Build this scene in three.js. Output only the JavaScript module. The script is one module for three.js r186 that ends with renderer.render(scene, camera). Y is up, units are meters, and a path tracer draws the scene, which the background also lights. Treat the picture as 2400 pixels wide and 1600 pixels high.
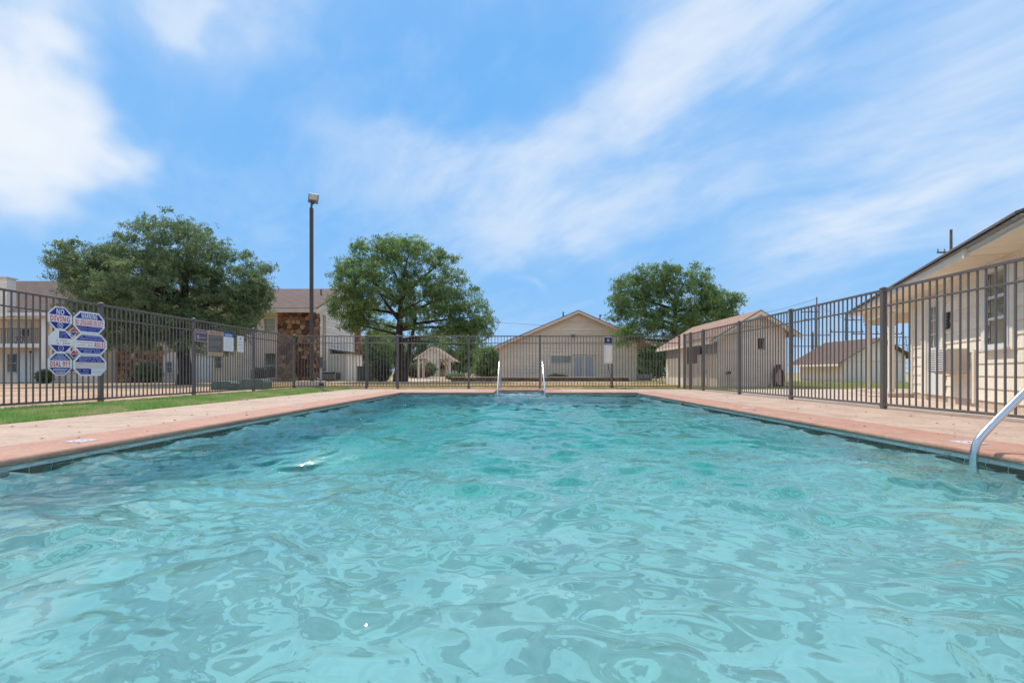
import * as THREE from 'three';
import { mergeGeometries } from 'three/addons/utils/BufferGeometryUtils.js';
import { Brush, Evaluator, SUBTRACTION } from 'three-bvh-csg';
import { createNoise2D, createNoise3D } from 'simplex-noise';

// ------------------------------------------------------------------ camera, sky, sun, exposure
const W = 2400, H = 1600, F = 1095, PX = 1216, PY = 872, EYE = 0.55;   // photo size, focal length and principal point in photo pixels, eye height above the deck
const scene = new THREE.Scene();
const camera = new THREE.PerspectiveCamera(2 * Math.atan(H / 2 / F) * 180 / Math.PI, W / H, 0.05, 2500);
camera.position.set(0, EYE, 0);
camera.setViewOffset(W, H, W / 2 - PX, H / 2 - PY, W, H);

function rng(seed) { let s = seed >>> 0; return () => { s = (s + 0x6d2b79f5) | 0; let t = Math.imul(s ^ (s >>> 15), 1 | s); t = (t + Math.imul(t ^ (t >>> 7), 61 | t)) ^ t; return ((t ^ (t >>> 14)) >>> 0) / 4294967296; }; }
const n2 = createNoise2D(rng(11)), n3 = createNoise3D(rng(12));
const clamp = (x, a = 0, b = 1) => Math.min(b, Math.max(a, x)), lerp = (a, b, t) => a + (b - a) * t;
const smooth = (a, b, x) => { const t = clamp((x - a) / (b - a)); return t * t * (3 - 2 * t); };
const fbm2 = (x, y, o = 5) => { let s = 0, a = 0.5; for (let i = 0; i < o; i++) { s += a * n2(x, y); x = x * 2.03 + 17.1; y = y * 2.03 - 9.7; a *= 0.5; } return s; };
const fbmr = (x, y, o) => { let s = 0, a = 0.42; for (let i = 0; i < o; i++) { s += a * n2(x, y); x = x * 2.1 + 11.1; y = y * 2.1 - 5.7; a *= 0.62; } return s; };
const fbm3 = (x, y, z, o = 5) => { let s = 0, a = 0.5; for (let i = 0; i < o; i++) { s += a * n3(x, y, z); x = x * 2.03 + 17.1; y = y * 2.03 - 9.7; z = z * 2.03 + 3.3; a *= 0.5; } return s; };

const SUN_AZ = -22 * Math.PI / 180, SUN_EL = 49 * Math.PI / 180;
const sunDir = new THREE.Vector3(Math.sin(SUN_AZ) * Math.cos(SUN_EL), Math.sin(SUN_EL), -Math.cos(SUN_AZ) * Math.cos(SUN_EL));

// Sky: clear blue air that pales towards the horizon, with thin streaked cirrus all round (bank: azimuth, elevation, half length, half width, tilt in degrees, strength)
function makeSky() {
  const w = 3072, h = 1536, data = new Float32Array(w * h * 4);
  const banks = [
    [-49.5, 21, 6.6, 6.8, 20, 3.0, 1], [-42.5, 19, 3, 2.2, 30, 0.5, 1], [-52, 31, 8, 4, -5, 0.8, 1], [-44, 33, 8, 3, -25, 0.3, 0], [-38, 14, 12, 5, 5, 0.12, 0], [-35.5, 31.5, 3.2, 2.0, 20, 0.45, 1], [-30, 33.5, 8, 4.5, 35, 0.5, 0], [-23, 39, 8, 4, 45, 0.3, 0],
    [24, 33, 18, 4.6, 22, 0.95, 0], [8, 27.5, 14, 3.0, 18, 0.5, 0], [-12, 25.5, 11, 2.6, 5, 0.3, 0], [40, 38, 14, 8, 15, 0.5, 0], [30, 43, 15, 7, 30, 1.0, 0], [8, 49, 14, 6, 25, 0.7, 0], [-34, 46, 12, 5, 30, 0.6, 0],  // the strongest high banks, above the view, are added to whiten water reflections
    [20, 21, 22, 4.2, 9, 0.42, 0], [-4, 21, 15, 4.5, -3, 0.5, 0], [4, 16, 16, 3.6, 4, 0.3, 0], [42, 16, 17, 4.6, 15, 0.85, 0], [36, 14, 7, 2.4, 10, 0.5, 0], [46, 25, 12, 6, 20, 0.55, 0], [2, 10.5, 3, 0.8, -20, 0.3, 0],
  ];
  const r = rng(77);
  for (let i = 0; i < 46; i++) {                                       // the same kind of cloud goes on round the rest of the sky
    const az = 56 + r() * 248, el = 9 + 50 * r() * r() + 12 * r();
    banks.push([az, el, 9 + 12 * r(), 3 + 5 * r(), -10 + 40 * r(), 0.3 + 0.7 * r(), r() < 0.2 ? 1 : 0]);
  }
  for (let i = 0; i < 12; i++) banks.push([360 * r(), 48 + 40 * r(), 14 + 12 * r(), 5 + 5 * r(), 60 * r(), 0.3 + 0.6 * r(), 0]);
  const B = banks.map(([az, el, a, b, t, s, puffy]) => { const A = az * Math.PI / 180, E = el * Math.PI / 180, T = t * Math.PI / 180;
    const c = [Math.sin(A) * Math.cos(E), Math.sin(E), -Math.cos(A) * Math.cos(E)], east = [Math.cos(A), 0, Math.sin(A)], up = [-Math.sin(A) * Math.sin(E), Math.cos(E), Math.cos(A) * Math.sin(E)];
    return { c, u: east.map((x, i) => x * Math.cos(T) + up[i] * Math.sin(T)), v: east.map((x, i) => -x * Math.sin(T) + up[i] * Math.cos(T)), a: a * Math.PI / 180, b: b * Math.PI / 180, s, puffy }; });
  for (let row = 0; row < h; row++) {
    const el = ((row + 0.5) / h - 0.5) * Math.PI, y = Math.sin(el), ce = Math.cos(el);
    const t = clamp(Math.max(y, 0) / 0.62), k = Math.exp(-Math.max(y, 0) * 9.5), air = [lerp(0.195, 0.165, t), lerp(0.525, 0.46, t), lerp(0.965, 0.93, t)];
    const base = [lerp(air[0], 0.60, 0.78 * k), lerp(air[1], 0.76, 0.78 * k), lerp(air[2], 0.96, 0.78 * k)];
    for (let col = 0; col < w; col++) {
      const i = (row * w + col) * 4;
      let d = 0;
      if (y > 0) {
        const az = ((col + 0.5) / w - 0.5) * 2 * Math.PI, x = Math.cos(az) * ce, z = Math.sin(az) * ce;
        const wx = 0.05 * fbm3(x * 5, y * 7, z * 5, 3), wy = 0.05 * fbm3(x * 5 + 9, y * 7, z * 5, 3);
        let soft = 0, puff = 0;
        for (const q of B) {
          const p = x * q.c[0] + y * q.c[1] + z * q.c[2];
          if (p < 0.8) continue;
          const u = (x * q.u[0] + y * q.u[1] + z * q.u[2] + wx) / q.a, v = (x * q.v[0] + y * q.v[1] + z * q.v[2] + wy) / q.b, e = u * u + v * v;
          if (e > 5) continue;
          const g = q.s * Math.exp(q.puffy ? -e * e * 1.1 : -e * 1.25);
          if (q.puffy) puff += g; else soft += g;
        }
        // streaks lie along the banks: stretched noise on a cloud sheet overhead
        const s = 1 / (y + 0.22), px = x * s, pz = z * s, a1 = 0.92, sx = px * Math.cos(a1) + pz * Math.sin(a1), sz = -px * Math.sin(a1) + pz * Math.cos(a1);
        const fine = fbmr(sx * 1.25 + 0.16 * n2(px * 1.1, pz * 1.1), sz * 2.8 + 0.12 * n2(px * 1.6, pz * 1.6 + 5), 8), broad = fbm2(px * 0.9 + 40, pz * 0.9, 3);
        const billow = fbm3(x * 6, y * 9, z * 6, 6);
        d = soft * clamp(0.62 + 0.50 * fine + 0.26 * broad) + puff * clamp(0.72 + 0.75 * billow + 0.3 * fine) + 0.07 * smooth(-0.2, 0.7, fine + broad) + 0.01;
        d = 1 - Math.exp(-1.35 * Math.max(0, d));
      }
      data[i] = lerp(base[0], 0.87, d); data[i + 1] = lerp(base[1], 0.925, d); data[i + 2] = lerp(base[2], 0.99, d); data[i + 3] = 1;
    }
  }
  const tex = new THREE.DataTexture(data, w, h, THREE.RGBAFormat, THREE.FloatType);
  tex.mapping = THREE.EquirectangularReflectionMapping; tex.magFilter = THREE.LinearFilter; tex.minFilter = THREE.LinearFilter; tex.needsUpdate = true;
  return tex;
}
const sky = makeSky();
scene.background = sky;
scene.environment = sky;

const sun = new THREE.DirectionalLight(new THREE.Color(1, 0.93, 0.82), 3.8);
sun.name = 'sun'; sun.position.copy(sunDir).multiplyScalar(120); sun.target.position.set(0, 0, -18);
sun.castShadow = true; sun.shadow.radius = 1.2; sun.shadow.mapSize.set(4096, 4096);
Object.assign(sun.shadow.camera, { left: -50, right: 50, top: 50, bottom: -50, near: 10, far: 300 });
scene.add(sun, sun.target);

const renderer = new THREE.WebGLRenderer({ antialias: true });
renderer.setSize(1024, 682);
renderer.toneMapping = THREE.LinearToneMapping;
renderer.toneMappingExposure = 1.0;
renderer.shadowMap.enabled = true;

// ------------------------------------------------------------------ helpers
const at = (px, py, depth) => new THREE.Vector3((px - PX) / F * depth, EYE + (PY - py) / F * depth, -depth);   // a photo pixel at a known depth
const Xat = (px, depth) => (px - PX) / F * depth, Yat = (py, depth) => EYE + (PY - py) / F * depth;
const groundY = (x, z) => -0.03 - 0.007 * clamp(-x - 8, 0, 30) - 0.010 * clamp(x - 11.5, 0, 22);
const taken = new Map();
const numbered = (n) => { const k = taken.get(n) ?? 0; taken.set(n, k + 1); return k ? `${n}_${String(k).padStart(3, '0')}` : n; };
const lin = (r, g, b) => new THREE.Color().setRGB(r, g, b);

function boxUV(g, off = 0) {                                           // texture coordinates in metres, by the main direction of each face
  if (g.index) g = g.toNonIndexed();
  if (!g.attributes.normal) g.computeVertexNormals();
  const p = g.attributes.position, uv = new Float32Array(p.count * 2), a = new THREE.Vector3(), b = new THREE.Vector3(), c = new THREE.Vector3();
  for (let i = 0; i < p.count; i += 3) {
    a.fromBufferAttribute(p, i); b.fromBufferAttribute(p, i + 1); c.fromBufferAttribute(p, i + 2);
    const n = b.clone().sub(a).cross(c.clone().sub(a)), x = Math.abs(n.x), y = Math.abs(n.y), z = Math.abs(n.z);
    [a, b, c].forEach((v, k) => { const [s, t] = y >= x && y >= z ? [v.x, v.z] : x >= z ? [v.z, v.y] : [v.x, v.y]; uv[(i + k) * 2] = s + off; uv[(i + k) * 2 + 1] = t + off * 0.7; });
  }
  g.setAttribute('uv', new THREE.BufferAttribute(uv, 2));
  return g;
}
const plain = (g) => { const o = g.index ? g.toNonIndexed() : g; for (const k of Object.keys(o.attributes)) if (!['position', 'normal', 'uv'].includes(k)) o.deleteAttribute(k); return o; };
function mesh(name, geos, mat, parent, { uv = true } = {}) {
  let g = Array.isArray(geos) ? (geos.length > 1 ? mergeGeometries(geos.map(plain)) : plain(geos[0])) : geos;
  if (uv) g = boxUV(g);
  const m = new THREE.Mesh(g, mat);
  m.name = parent ? name : numbered(name); m.castShadow = m.receiveShadow = true;
  (parent ?? scene).add(m);
  return m;
}
function thing(name, label, category, pos = [0, 0, 0], turn = 0, group) {
  const o = new THREE.Group(); o.name = numbered(name); o.position.set(...pos); o.rotation.y = turn;
  o.userData = { label, category }; if (group) o.userData.group = group;
  scene.add(o); return o;
}
function tag(o, label, category, group) { o.userData = { label, category }; if (group) o.userData.group = group; return o; }
function structure(o, label, category = 'ground') { o.userData = { kind: 'structure', label, category }; return o; }
const box = (w, h, d, x = 0, y = 0, z = 0) => new THREE.BoxGeometry(w, h, d).translate(x, y, z);          // centred
const slab = (x0, x1, y0, y1, z0, z1) => box(x1 - x0, y1 - y0, z1 - z0, (x0 + x1) / 2, (y0 + y1) / 2, (z0 + z1) / 2);
const cyl = (r0, r1, h, x, y, z, n = 16) => new THREE.CylinderGeometry(r1, r0, h, n).translate(x, y + h / 2, z);
function softBox(w, h, d, b = 0.01) {                                   // a box with chamfered edges, base at y = 0
  const s = new THREE.Shape(); const x = w / 2 - b, y = h - b;
  s.moveTo(-x, 0); s.lineTo(x, 0); s.lineTo(x + b, b); s.lineTo(x + b, y); s.lineTo(x, y + b); s.lineTo(-x, y + b); s.lineTo(-x - b, y); s.lineTo(-x - b, b); s.closePath();
  return new THREE.ExtrudeGeometry(s, { depth: d - 2 * b, bevelEnabled: true, bevelSize: b * 0.7, bevelThickness: b, bevelSegments: 1, bevelOffset: -b * 0.7 }).translate(0, 0, -d / 2 + b);
}
function poly(points, depth, bevel = 0) {                               // extruded outline in x, y; front face towards +z at z = depth
  const s = new THREE.Shape(points.map(([x, y]) => new THREE.Vector2(x, y)));
  return new THREE.ExtrudeGeometry(s, { depth, bevelEnabled: bevel > 0, bevelSize: bevel, bevelThickness: bevel, bevelSegments: 1, bevelOffset: -bevel });
}
function tube(points, r, n = 10, seg = 40, tension = 0.5) { return new THREE.TubeGeometry(new THREE.CatmullRomCurve3(points.map((p) => (p.isVector3 ? p : new THREE.Vector3(...p))), false, 'catmullrom', tension), seg, r, n); }
function bar(a, b, r0, r1 = r0, n = 6) {                                // a tapered round bar from a to b
  const d = b.clone().sub(a), l = d.length(), g = new THREE.CylinderGeometry(r1, r0, l, n, 1, true).translate(0, l / 2, 0);
  g.applyQuaternion(new THREE.Quaternion().setFromUnitVectors(new THREE.Vector3(0, 1, 0), d.normalize())).translate(a.x, a.y, a.z);
  return g;
}

// ------------------------------------------------------------------ textures: fine and coarse grain, tileable
function grid(size, cells, octaves, seed) {                             // tileable value noise, 0 to 1
  const out = new Float32Array(size * size), r = rng(seed);
  let amp = 1, sum = 0;
  for (let o = 0, c = cells; o < octaves; o++, c *= 2, amp *= 0.55) {
    const v = new Float32Array(c * c).map(() => r());
    sum += amp;
    for (let y = 0; y < size; y++) { const fy = y / size * c, y0 = Math.floor(fy), ty = fy - y0, sy = ty * ty * (3 - 2 * ty), ya = (y0 % c) * c, yb = ((y0 + 1) % c) * c;
      for (let x = 0; x < size; x++) { const fx = x / size * c, x0 = Math.floor(fx), tx = fx - x0, sx = tx * tx * (3 - 2 * tx), xa = x0 % c, xb = (x0 + 1) % c;
        out[y * size + x] += amp * lerp(lerp(v[ya + xa], v[ya + xb], sx), lerp(v[yb + xa], v[yb + xb], sx), sy); } }
  }
  for (let i = 0; i < out.length; i++) out[i] = clamp((out[i] / sum - 0.5) * 1.9 + 0.5);
  return out;
}
function dataTex(size, fn, metres, srgb) {
  const d = new Uint8Array(size * size * 4);
  for (let i = 0; i < size * size; i++) { const c = fn(i); for (let k = 0; k < 3; k++) d[i * 4 + k] = clamp(c[k]) * 255; d[i * 4 + 3] = 255; }
  const t = new THREE.DataTexture(d, size, size); t.wrapS = t.wrapT = THREE.RepeatWrapping; t.magFilter = THREE.LinearFilter; t.minFilter = THREE.LinearMipmapLinearFilter; t.generateMipmaps = true;
  if (srgb) t.colorSpace = THREE.SRGBColorSpace;
  t.repeat.set(1 / metres, 1 / metres); t.needsUpdate = true; return t;
}
const S = 512, coarse = grid(S, 5, 6, 1), coarseB = grid(S, 7, 6, 2), fine = grid(S, 64, 3, 3), mid = grid(S, 20, 4, 4), vfine = grid(S, 128, 2, 5);
const streak = (() => { const g = grid(S, 16, 5, 6), o = new Float32Array(S * S); for (let y = 0; y < S; y++) for (let x = 0; x < S; x++) o[y * S + x] = g[(Math.floor(y / 8) % S) * S + x]; return o; })();
const grey = (x) => [x, x, x];
// colour multipliers stay below 1; the material's colour is divided by their mean where it matters
const T = {
  concrete: dataTex(S, (i) => { const s = 0.82 + 0.12 * (coarse[i] - 0.5) + 0.14 * (mid[i] - 0.5) + 0.16 * (vfine[i] - 0.5) - 0.10 * smooth(0.58, 0.72, coarseB[i] * 0.7 + mid[i] * 0.3); const rust = smooth(0.62, 0.85, coarseB[i]) * 0.06; return [s, s - rust * 0.6, s - rust]; }, 2.6),
  concreteFine: dataTex(S, (i) => grey(0.5 + 0.3 * (vfine[i] - 0.5) + 0.4 * (fine[i] - 0.5)), 0.7),
  pink: dataTex(S, (i) => { const worn = smooth(0.5, 0.8, coarse[i]) * 0.16, s = 0.82 + 0.16 * (mid[i] - 0.5) + 0.16 * (vfine[i] - 0.5); return [s, s + worn * 0.6, s + worn * 0.7]; }, 1.9),
  paint: dataTex(S, (i) => { const s = 0.90 + 0.08 * (coarse[i] - 0.5) + 0.07 * (streak[i] - 0.5) + 0.05 * (fine[i] - 0.5); return [s, s * 0.995, s * 0.985]; }, 3.1),
  weathered: dataTex(S, (i) => { const b = smooth(0.55, 0.8, streak[i] * 0.6 + coarseB[i] * 0.4), s = 0.88 + 0.1 * (coarse[i] - 0.5) + 0.08 * (fine[i] - 0.5); return [s * (1 - 0.25 * b), s * (1 - 0.32 * b), s * (1 - 0.4 * b)]; }, 1.7),
  roof: dataTex(S, (i) => { const x = i % S, y = (i / S) | 0, row = (y / 16) | 0, tab = (Math.floor(x / 32 + (row % 2) * 0.5) * 131 + row * 71) % 17 / 17, gap = y % 16 < 1 ? 0.82 : 1; const s = (0.74 + 0.20 * tab + 0.2 * (vfine[i] - 0.5) + 0.10 * (coarse[i] - 0.5)) * gap; return [s, s * 0.97, s * 0.95]; }, 4.6),
  stone: dataTex(S, (i) => { const s = 0.72 + 0.3 * (coarse[i] - 0.5) + 0.3 * (mid[i] - 0.5) + 0.2 * (vfine[i] - 0.5), o = smooth(0.5, 0.8, coarseB[i]) * 0.1; return [s + o, s, s - o]; }, 1.3),
  bark: dataTex(S, (i) => { const s = 0.6 + 0.5 * (streak[i] - 0.5) + 0.3 * (fine[i] - 0.5); return [s, s * 0.95, s * 0.9]; }, 0.9),
  plaster: dataTex(S, (i) => { const causticPatch = smooth(0.47, 0.54, mid[i] * 0.75 + coarse[i] * 0.25), s = 0.64 + 0.27 * causticPatch + 0.10 * (coarseB[i] - 0.5) + 0.10 * (fine[i] - 0.5); return [s * 0.97, s, s]; }, 1.7),  // crisp pale patches imitate caustic light, painted into the pool floor colour
  soil: dataTex(S, (i) => { const s = 0.68 + 0.3 * (coarse[i] - 0.5) + 0.3 * (mid[i] - 0.5) + 0.35 * (vfine[i] - 0.5); return [s, s * 0.97, s * 0.92]; }, 3.7),
  metal: dataTex(S, (i) => grey(0.88 + 0.12 * (fine[i] - 0.5) + 0.1 * (coarse[i] - 0.5)), 0.8),
};
const mat = (c, o = {}) => new THREE.MeshStandardMaterial({ color: lin(...c), roughness: 0.85, ...o });
const M = {
  concrete: mat([0.63, 0.44, 0.325], { map: T.concrete, bumpMap: T.concreteFine, bumpScale: 0.0012 }),
  joint: mat([0.16, 0.12, 0.10]),
  walk: mat([0.74, 0.58, 0.46], { map: T.concrete, bumpMap: T.concreteFine, bumpScale: 0.001 }),
  coping: mat([0.56, 0.28, 0.19], { map: T.pink, bumpMap: T.concreteFine, bumpScale: 0.001, roughness: 0.75 }),
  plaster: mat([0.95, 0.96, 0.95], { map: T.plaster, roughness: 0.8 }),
  grout: mat([0.62, 0.72, 0.69], { map: T.paint }),
  tile: [0, 1, 2].map((k) => mat([0.085 + 0.02 * k, 0.062 + 0.012 * k, 0.045 + 0.008 * k], { roughness: 0.22 })),
  steel: mat([0.62, 0.62, 0.63], { metalness: 1, roughness: 0.22 }),
  fence: mat([0.15, 0.132, 0.122], { roughness: 0.45, map: T.metal }),
  pole: mat([0.075, 0.055, 0.046], { roughness: 0.5, map: T.metal }),
  cream: mat([0.92, 0.82, 0.67], { map: T.paint }),
  creamTrim: mat([0.90, 0.82, 0.70], { map: T.paint }),
  soffit: mat([0.92, 0.82, 0.67], { map: T.paint }),
  tan: mat([0.90, 0.75, 0.60], { map: T.paint }),
  tanTrim: mat([0.84, 0.71, 0.57], { map: T.paint }),
  pinkTan: mat([0.90, 0.74, 0.61], { map: T.paint }),
  white: mat([0.92, 0.84, 0.74], { map: T.paint }),
  whiteTrim: mat([0.80, 0.77, 0.73], { map: T.paint }),
  doorWhite: mat([0.78, 0.79, 0.78], { roughness: 0.5, map: T.paint }),
  doorBlue: mat([0.48, 0.52, 0.55], { roughness: 0.6, map: T.paint }),
  roofBrown: mat([0.19, 0.125, 0.105], { map: T.roof, roughness: 0.95 }),
  roofTan: mat([0.42, 0.265, 0.195], { map: T.roof, roughness: 0.95 }),
  roofGrey: mat([0.17, 0.15, 0.145], { map: T.roof, roughness: 0.95 }),
  glass: new THREE.MeshPhysicalMaterial({ color: lin(0.92, 0.96, 0.94), roughness: 0.0, ior: 1.5, transmission: 1, thickness: 0 }),
  carGlass: new THREE.MeshPhysicalMaterial({ color: lin(0.06, 0.07, 0.075), roughness: 0.04, ior: 1.5 }),
  blind: mat([0.62, 0.64, 0.58], { roughness: 0.9 }),
  black: mat([0.03, 0.028, 0.027], { roughness: 0.6 }),
  greyPanel: mat([0.30, 0.31, 0.33], { map: T.metal, roughness: 0.6 }),
  brickRed: mat([0.11, 0.05, 0.042], { map: T.stone }),
  greenBox: mat([0.11, 0.19, 0.135], { roughness: 0.7, map: T.paint }),
  darkGreen: mat([0.055, 0.075, 0.06], { roughness: 0.6, map: T.paint }),
  acMetal: mat([0.62, 0.54, 0.46], { roughness: 0.55, map: T.paint }),
  hose: mat([0.10, 0.03, 0.027], { roughness: 0.5 }),
  wood: mat([0.27, 0.23, 0.20], { map: T.bark }),
  bark: mat([0.085, 0.062, 0.05], { map: T.bark, bumpMap: T.bark, bumpScale: 0.02, roughness: 0.95 }),
  mortar: mat([0.12, 0.075, 0.05], { map: T.stone }),
  stones: [[0.52, 0.27, 0.11], [0.40, 0.18, 0.08], [0.60, 0.38, 0.20], [0.20, 0.09, 0.055], [0.46, 0.24, 0.12], [0.30, 0.17, 0.11], [0.13, 0.07, 0.05]].map((c) => mat(c, { map: T.stone, bumpMap: T.stone, bumpScale: 0.012 })),
  kerbStones: [[0.20, 0.13, 0.10], [0.26, 0.17, 0.13], [0.16, 0.11, 0.085]].map((c) => mat(c, { map: T.stone, bumpMap: T.stone, bumpScale: 0.012 })),
  signWhite: mat([0.80, 0.80, 0.80], { roughness: 0.4 }),
  leaf: new THREE.MeshPhysicalMaterial({ color: lin(1, 1, 1), roughness: 1, transmission: 0.5, thickness: 0, specularIntensity: 0.5, clearcoat: 0.7, clearcoatRoughness: 0.38 }),
  blade: new THREE.MeshPhysicalMaterial({ color: lin(1, 1, 1), roughness: 1, transmission: 0.4, thickness: 0, specularIntensity: 0.3 }),
};

// ------------------------------------------------------------------ ground: one sheet to the horizon, with a hole where the pool and its deck are
const DECK = { x0: -5.45, x1: 5.72, z0: -15.3, z1: 6 };
{
  const xs = new Set([DECK.x0 + 0.05, DECK.x1 - 0.05]), zs = new Set([DECK.z0 + 0.05, DECK.z1 - 0.05]);
  for (let k = -60; k <= 60; k++) { const v = Math.sign(k) * (Math.abs(k) * 0.55 + Math.pow(Math.abs(k) / 60, 4) * 900); xs.add(v); zs.add(v - 14); }
  const ax = [...xs].sort((a, b) => a - b), az = [...zs].sort((a, b) => a - b), pos = [], col = [], idx = [];
  for (const z of az) for (const x of ax) {
    pos.push(x, groundY(x, z) + 0.02 * fbm2(x * 0.35, z * 0.35, 3) * (Math.abs(z) > 17 ? 1 : 0.2), z);
    // matter: reddish bare soil by the left fence, straw-coloured dry lawn behind, greener lawn to the right
    const soil = smooth(-0.15, 0.35, fbm2(x * 0.28, z * 0.28, 4) + (x < -7 && z > -20 ? 0.55 : -0.1) + (x > 3 ? -0.3 : 0)), green = clamp(smooth(-0.1, 0.5, fbm2(x * 0.22 + 50, z * 0.22, 4) + (x > 6 ? 0.25 : -0.25)) * 0.75);
    const straw = [0.50, 0.36, 0.20], red = [0.48, 0.31, 0.21], grn = [0.30, 0.31, 0.12];
    col.push(...[0, 1, 2].map((k) => lerp(lerp(straw[k], red[k], soil), grn[k], green * (1 - soil * 0.8)) * 1.5));
  }
  const nx = ax.length;
  for (let j = 0; j < az.length - 1; j++) for (let i = 0; i < nx - 1; i++) {
    if (ax[i] >= DECK.x0 && ax[i + 1] <= DECK.x1 && az[j] >= DECK.z0 && az[j + 1] <= DECK.z1) continue;
    const a = j * nx + i, b = a + 1, c = a + nx, d = c + 1; idx.push(a, c, b, b, c, d);
  }
  const g = new THREE.BufferGeometry();
  g.setAttribute('position', new THREE.Float32BufferAttribute(pos, 3)); g.setAttribute('color', new THREE.Float32BufferAttribute(col, 3));
  g.setAttribute('uv', new THREE.Float32BufferAttribute(pos.length / 3 * 2, 2)); const uv = g.attributes.uv.array; const u2 = new Float32Array(pos.length / 3 * 2); for (let i = 0; i < pos.length / 3; i++) { u2[i * 2] = pos[i * 3]; u2[i * 2 + 1] = pos[i * 3 + 2]; }
  g.setAttribute('uv', new THREE.BufferAttribute(u2, 2)); g.setIndex(idx); g.computeVertexNormals();
  structure(mesh('ground', g, mat([1, 1, 1], { map: T.soil, vertexColors: true, roughness: 1 }), null, { uv: false }), 'dry grass and reddish soil around the pool enclosure');
}

// ------------------------------------------------------------------ pool: coping, deck slabs, walls, tiles, steps, water
const HW = 3.25, FAR = -12.8, NX0 = -0.69, NX1 = 0.76, NZ = -14.7, NEAR = 3, WATER = -0.105, COPE = 0.57;
const outline = [[-HW, NEAR], [-HW, FAR], [NX0, FAR], [NX0, NZ], [NX1, NZ], [NX1, FAR], [HW, FAR], [HW, NEAR]];      // clockwise seen from above
function offset(pts, d) {                                               // d > 0: away from the water
  return pts.map((p, i) => {
    const a = pts[(i + pts.length - 1) % pts.length], b = pts[(i + 1) % pts.length];
    const n = (u, v) => { const l = Math.hypot(v[0] - u[0], v[1] - u[1]); return [(v[1] - u[1]) / l, -(v[0] - u[0]) / l]; };
    const n1 = n(a, p), n2_ = n(p, b), k = 1 + n1[0] * n2_[0] + n1[1] * n2_[1];
    return [p[0] + d * (n1[0] + n2_[0]) / k, p[1] + d * (n1[1] + n2_[1]) / k];
  });
}
function sweep(profile, pts) {                                          // profile: [offset outwards, height]
  const rings = profile.map(([d, y]) => offset(pts, d).map(([x, z]) => [x, y, z])), pos = [], n = pts.length;
  for (let k = 0; k < rings.length - 1; k++) for (let i = 0; i < n; i++) { const j = (i + 1) % n, a = rings[k][i], b = rings[k][j], c = rings[k + 1][i], d = rings[k + 1][j]; pos.push(...a, ...b, ...c, ...b, ...d, ...c); }
  const g = new THREE.BufferGeometry(); g.setAttribute('position', new THREE.Float32BufferAttribute(pos, 3)); g.computeVertexNormals(); return g;
}
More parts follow.
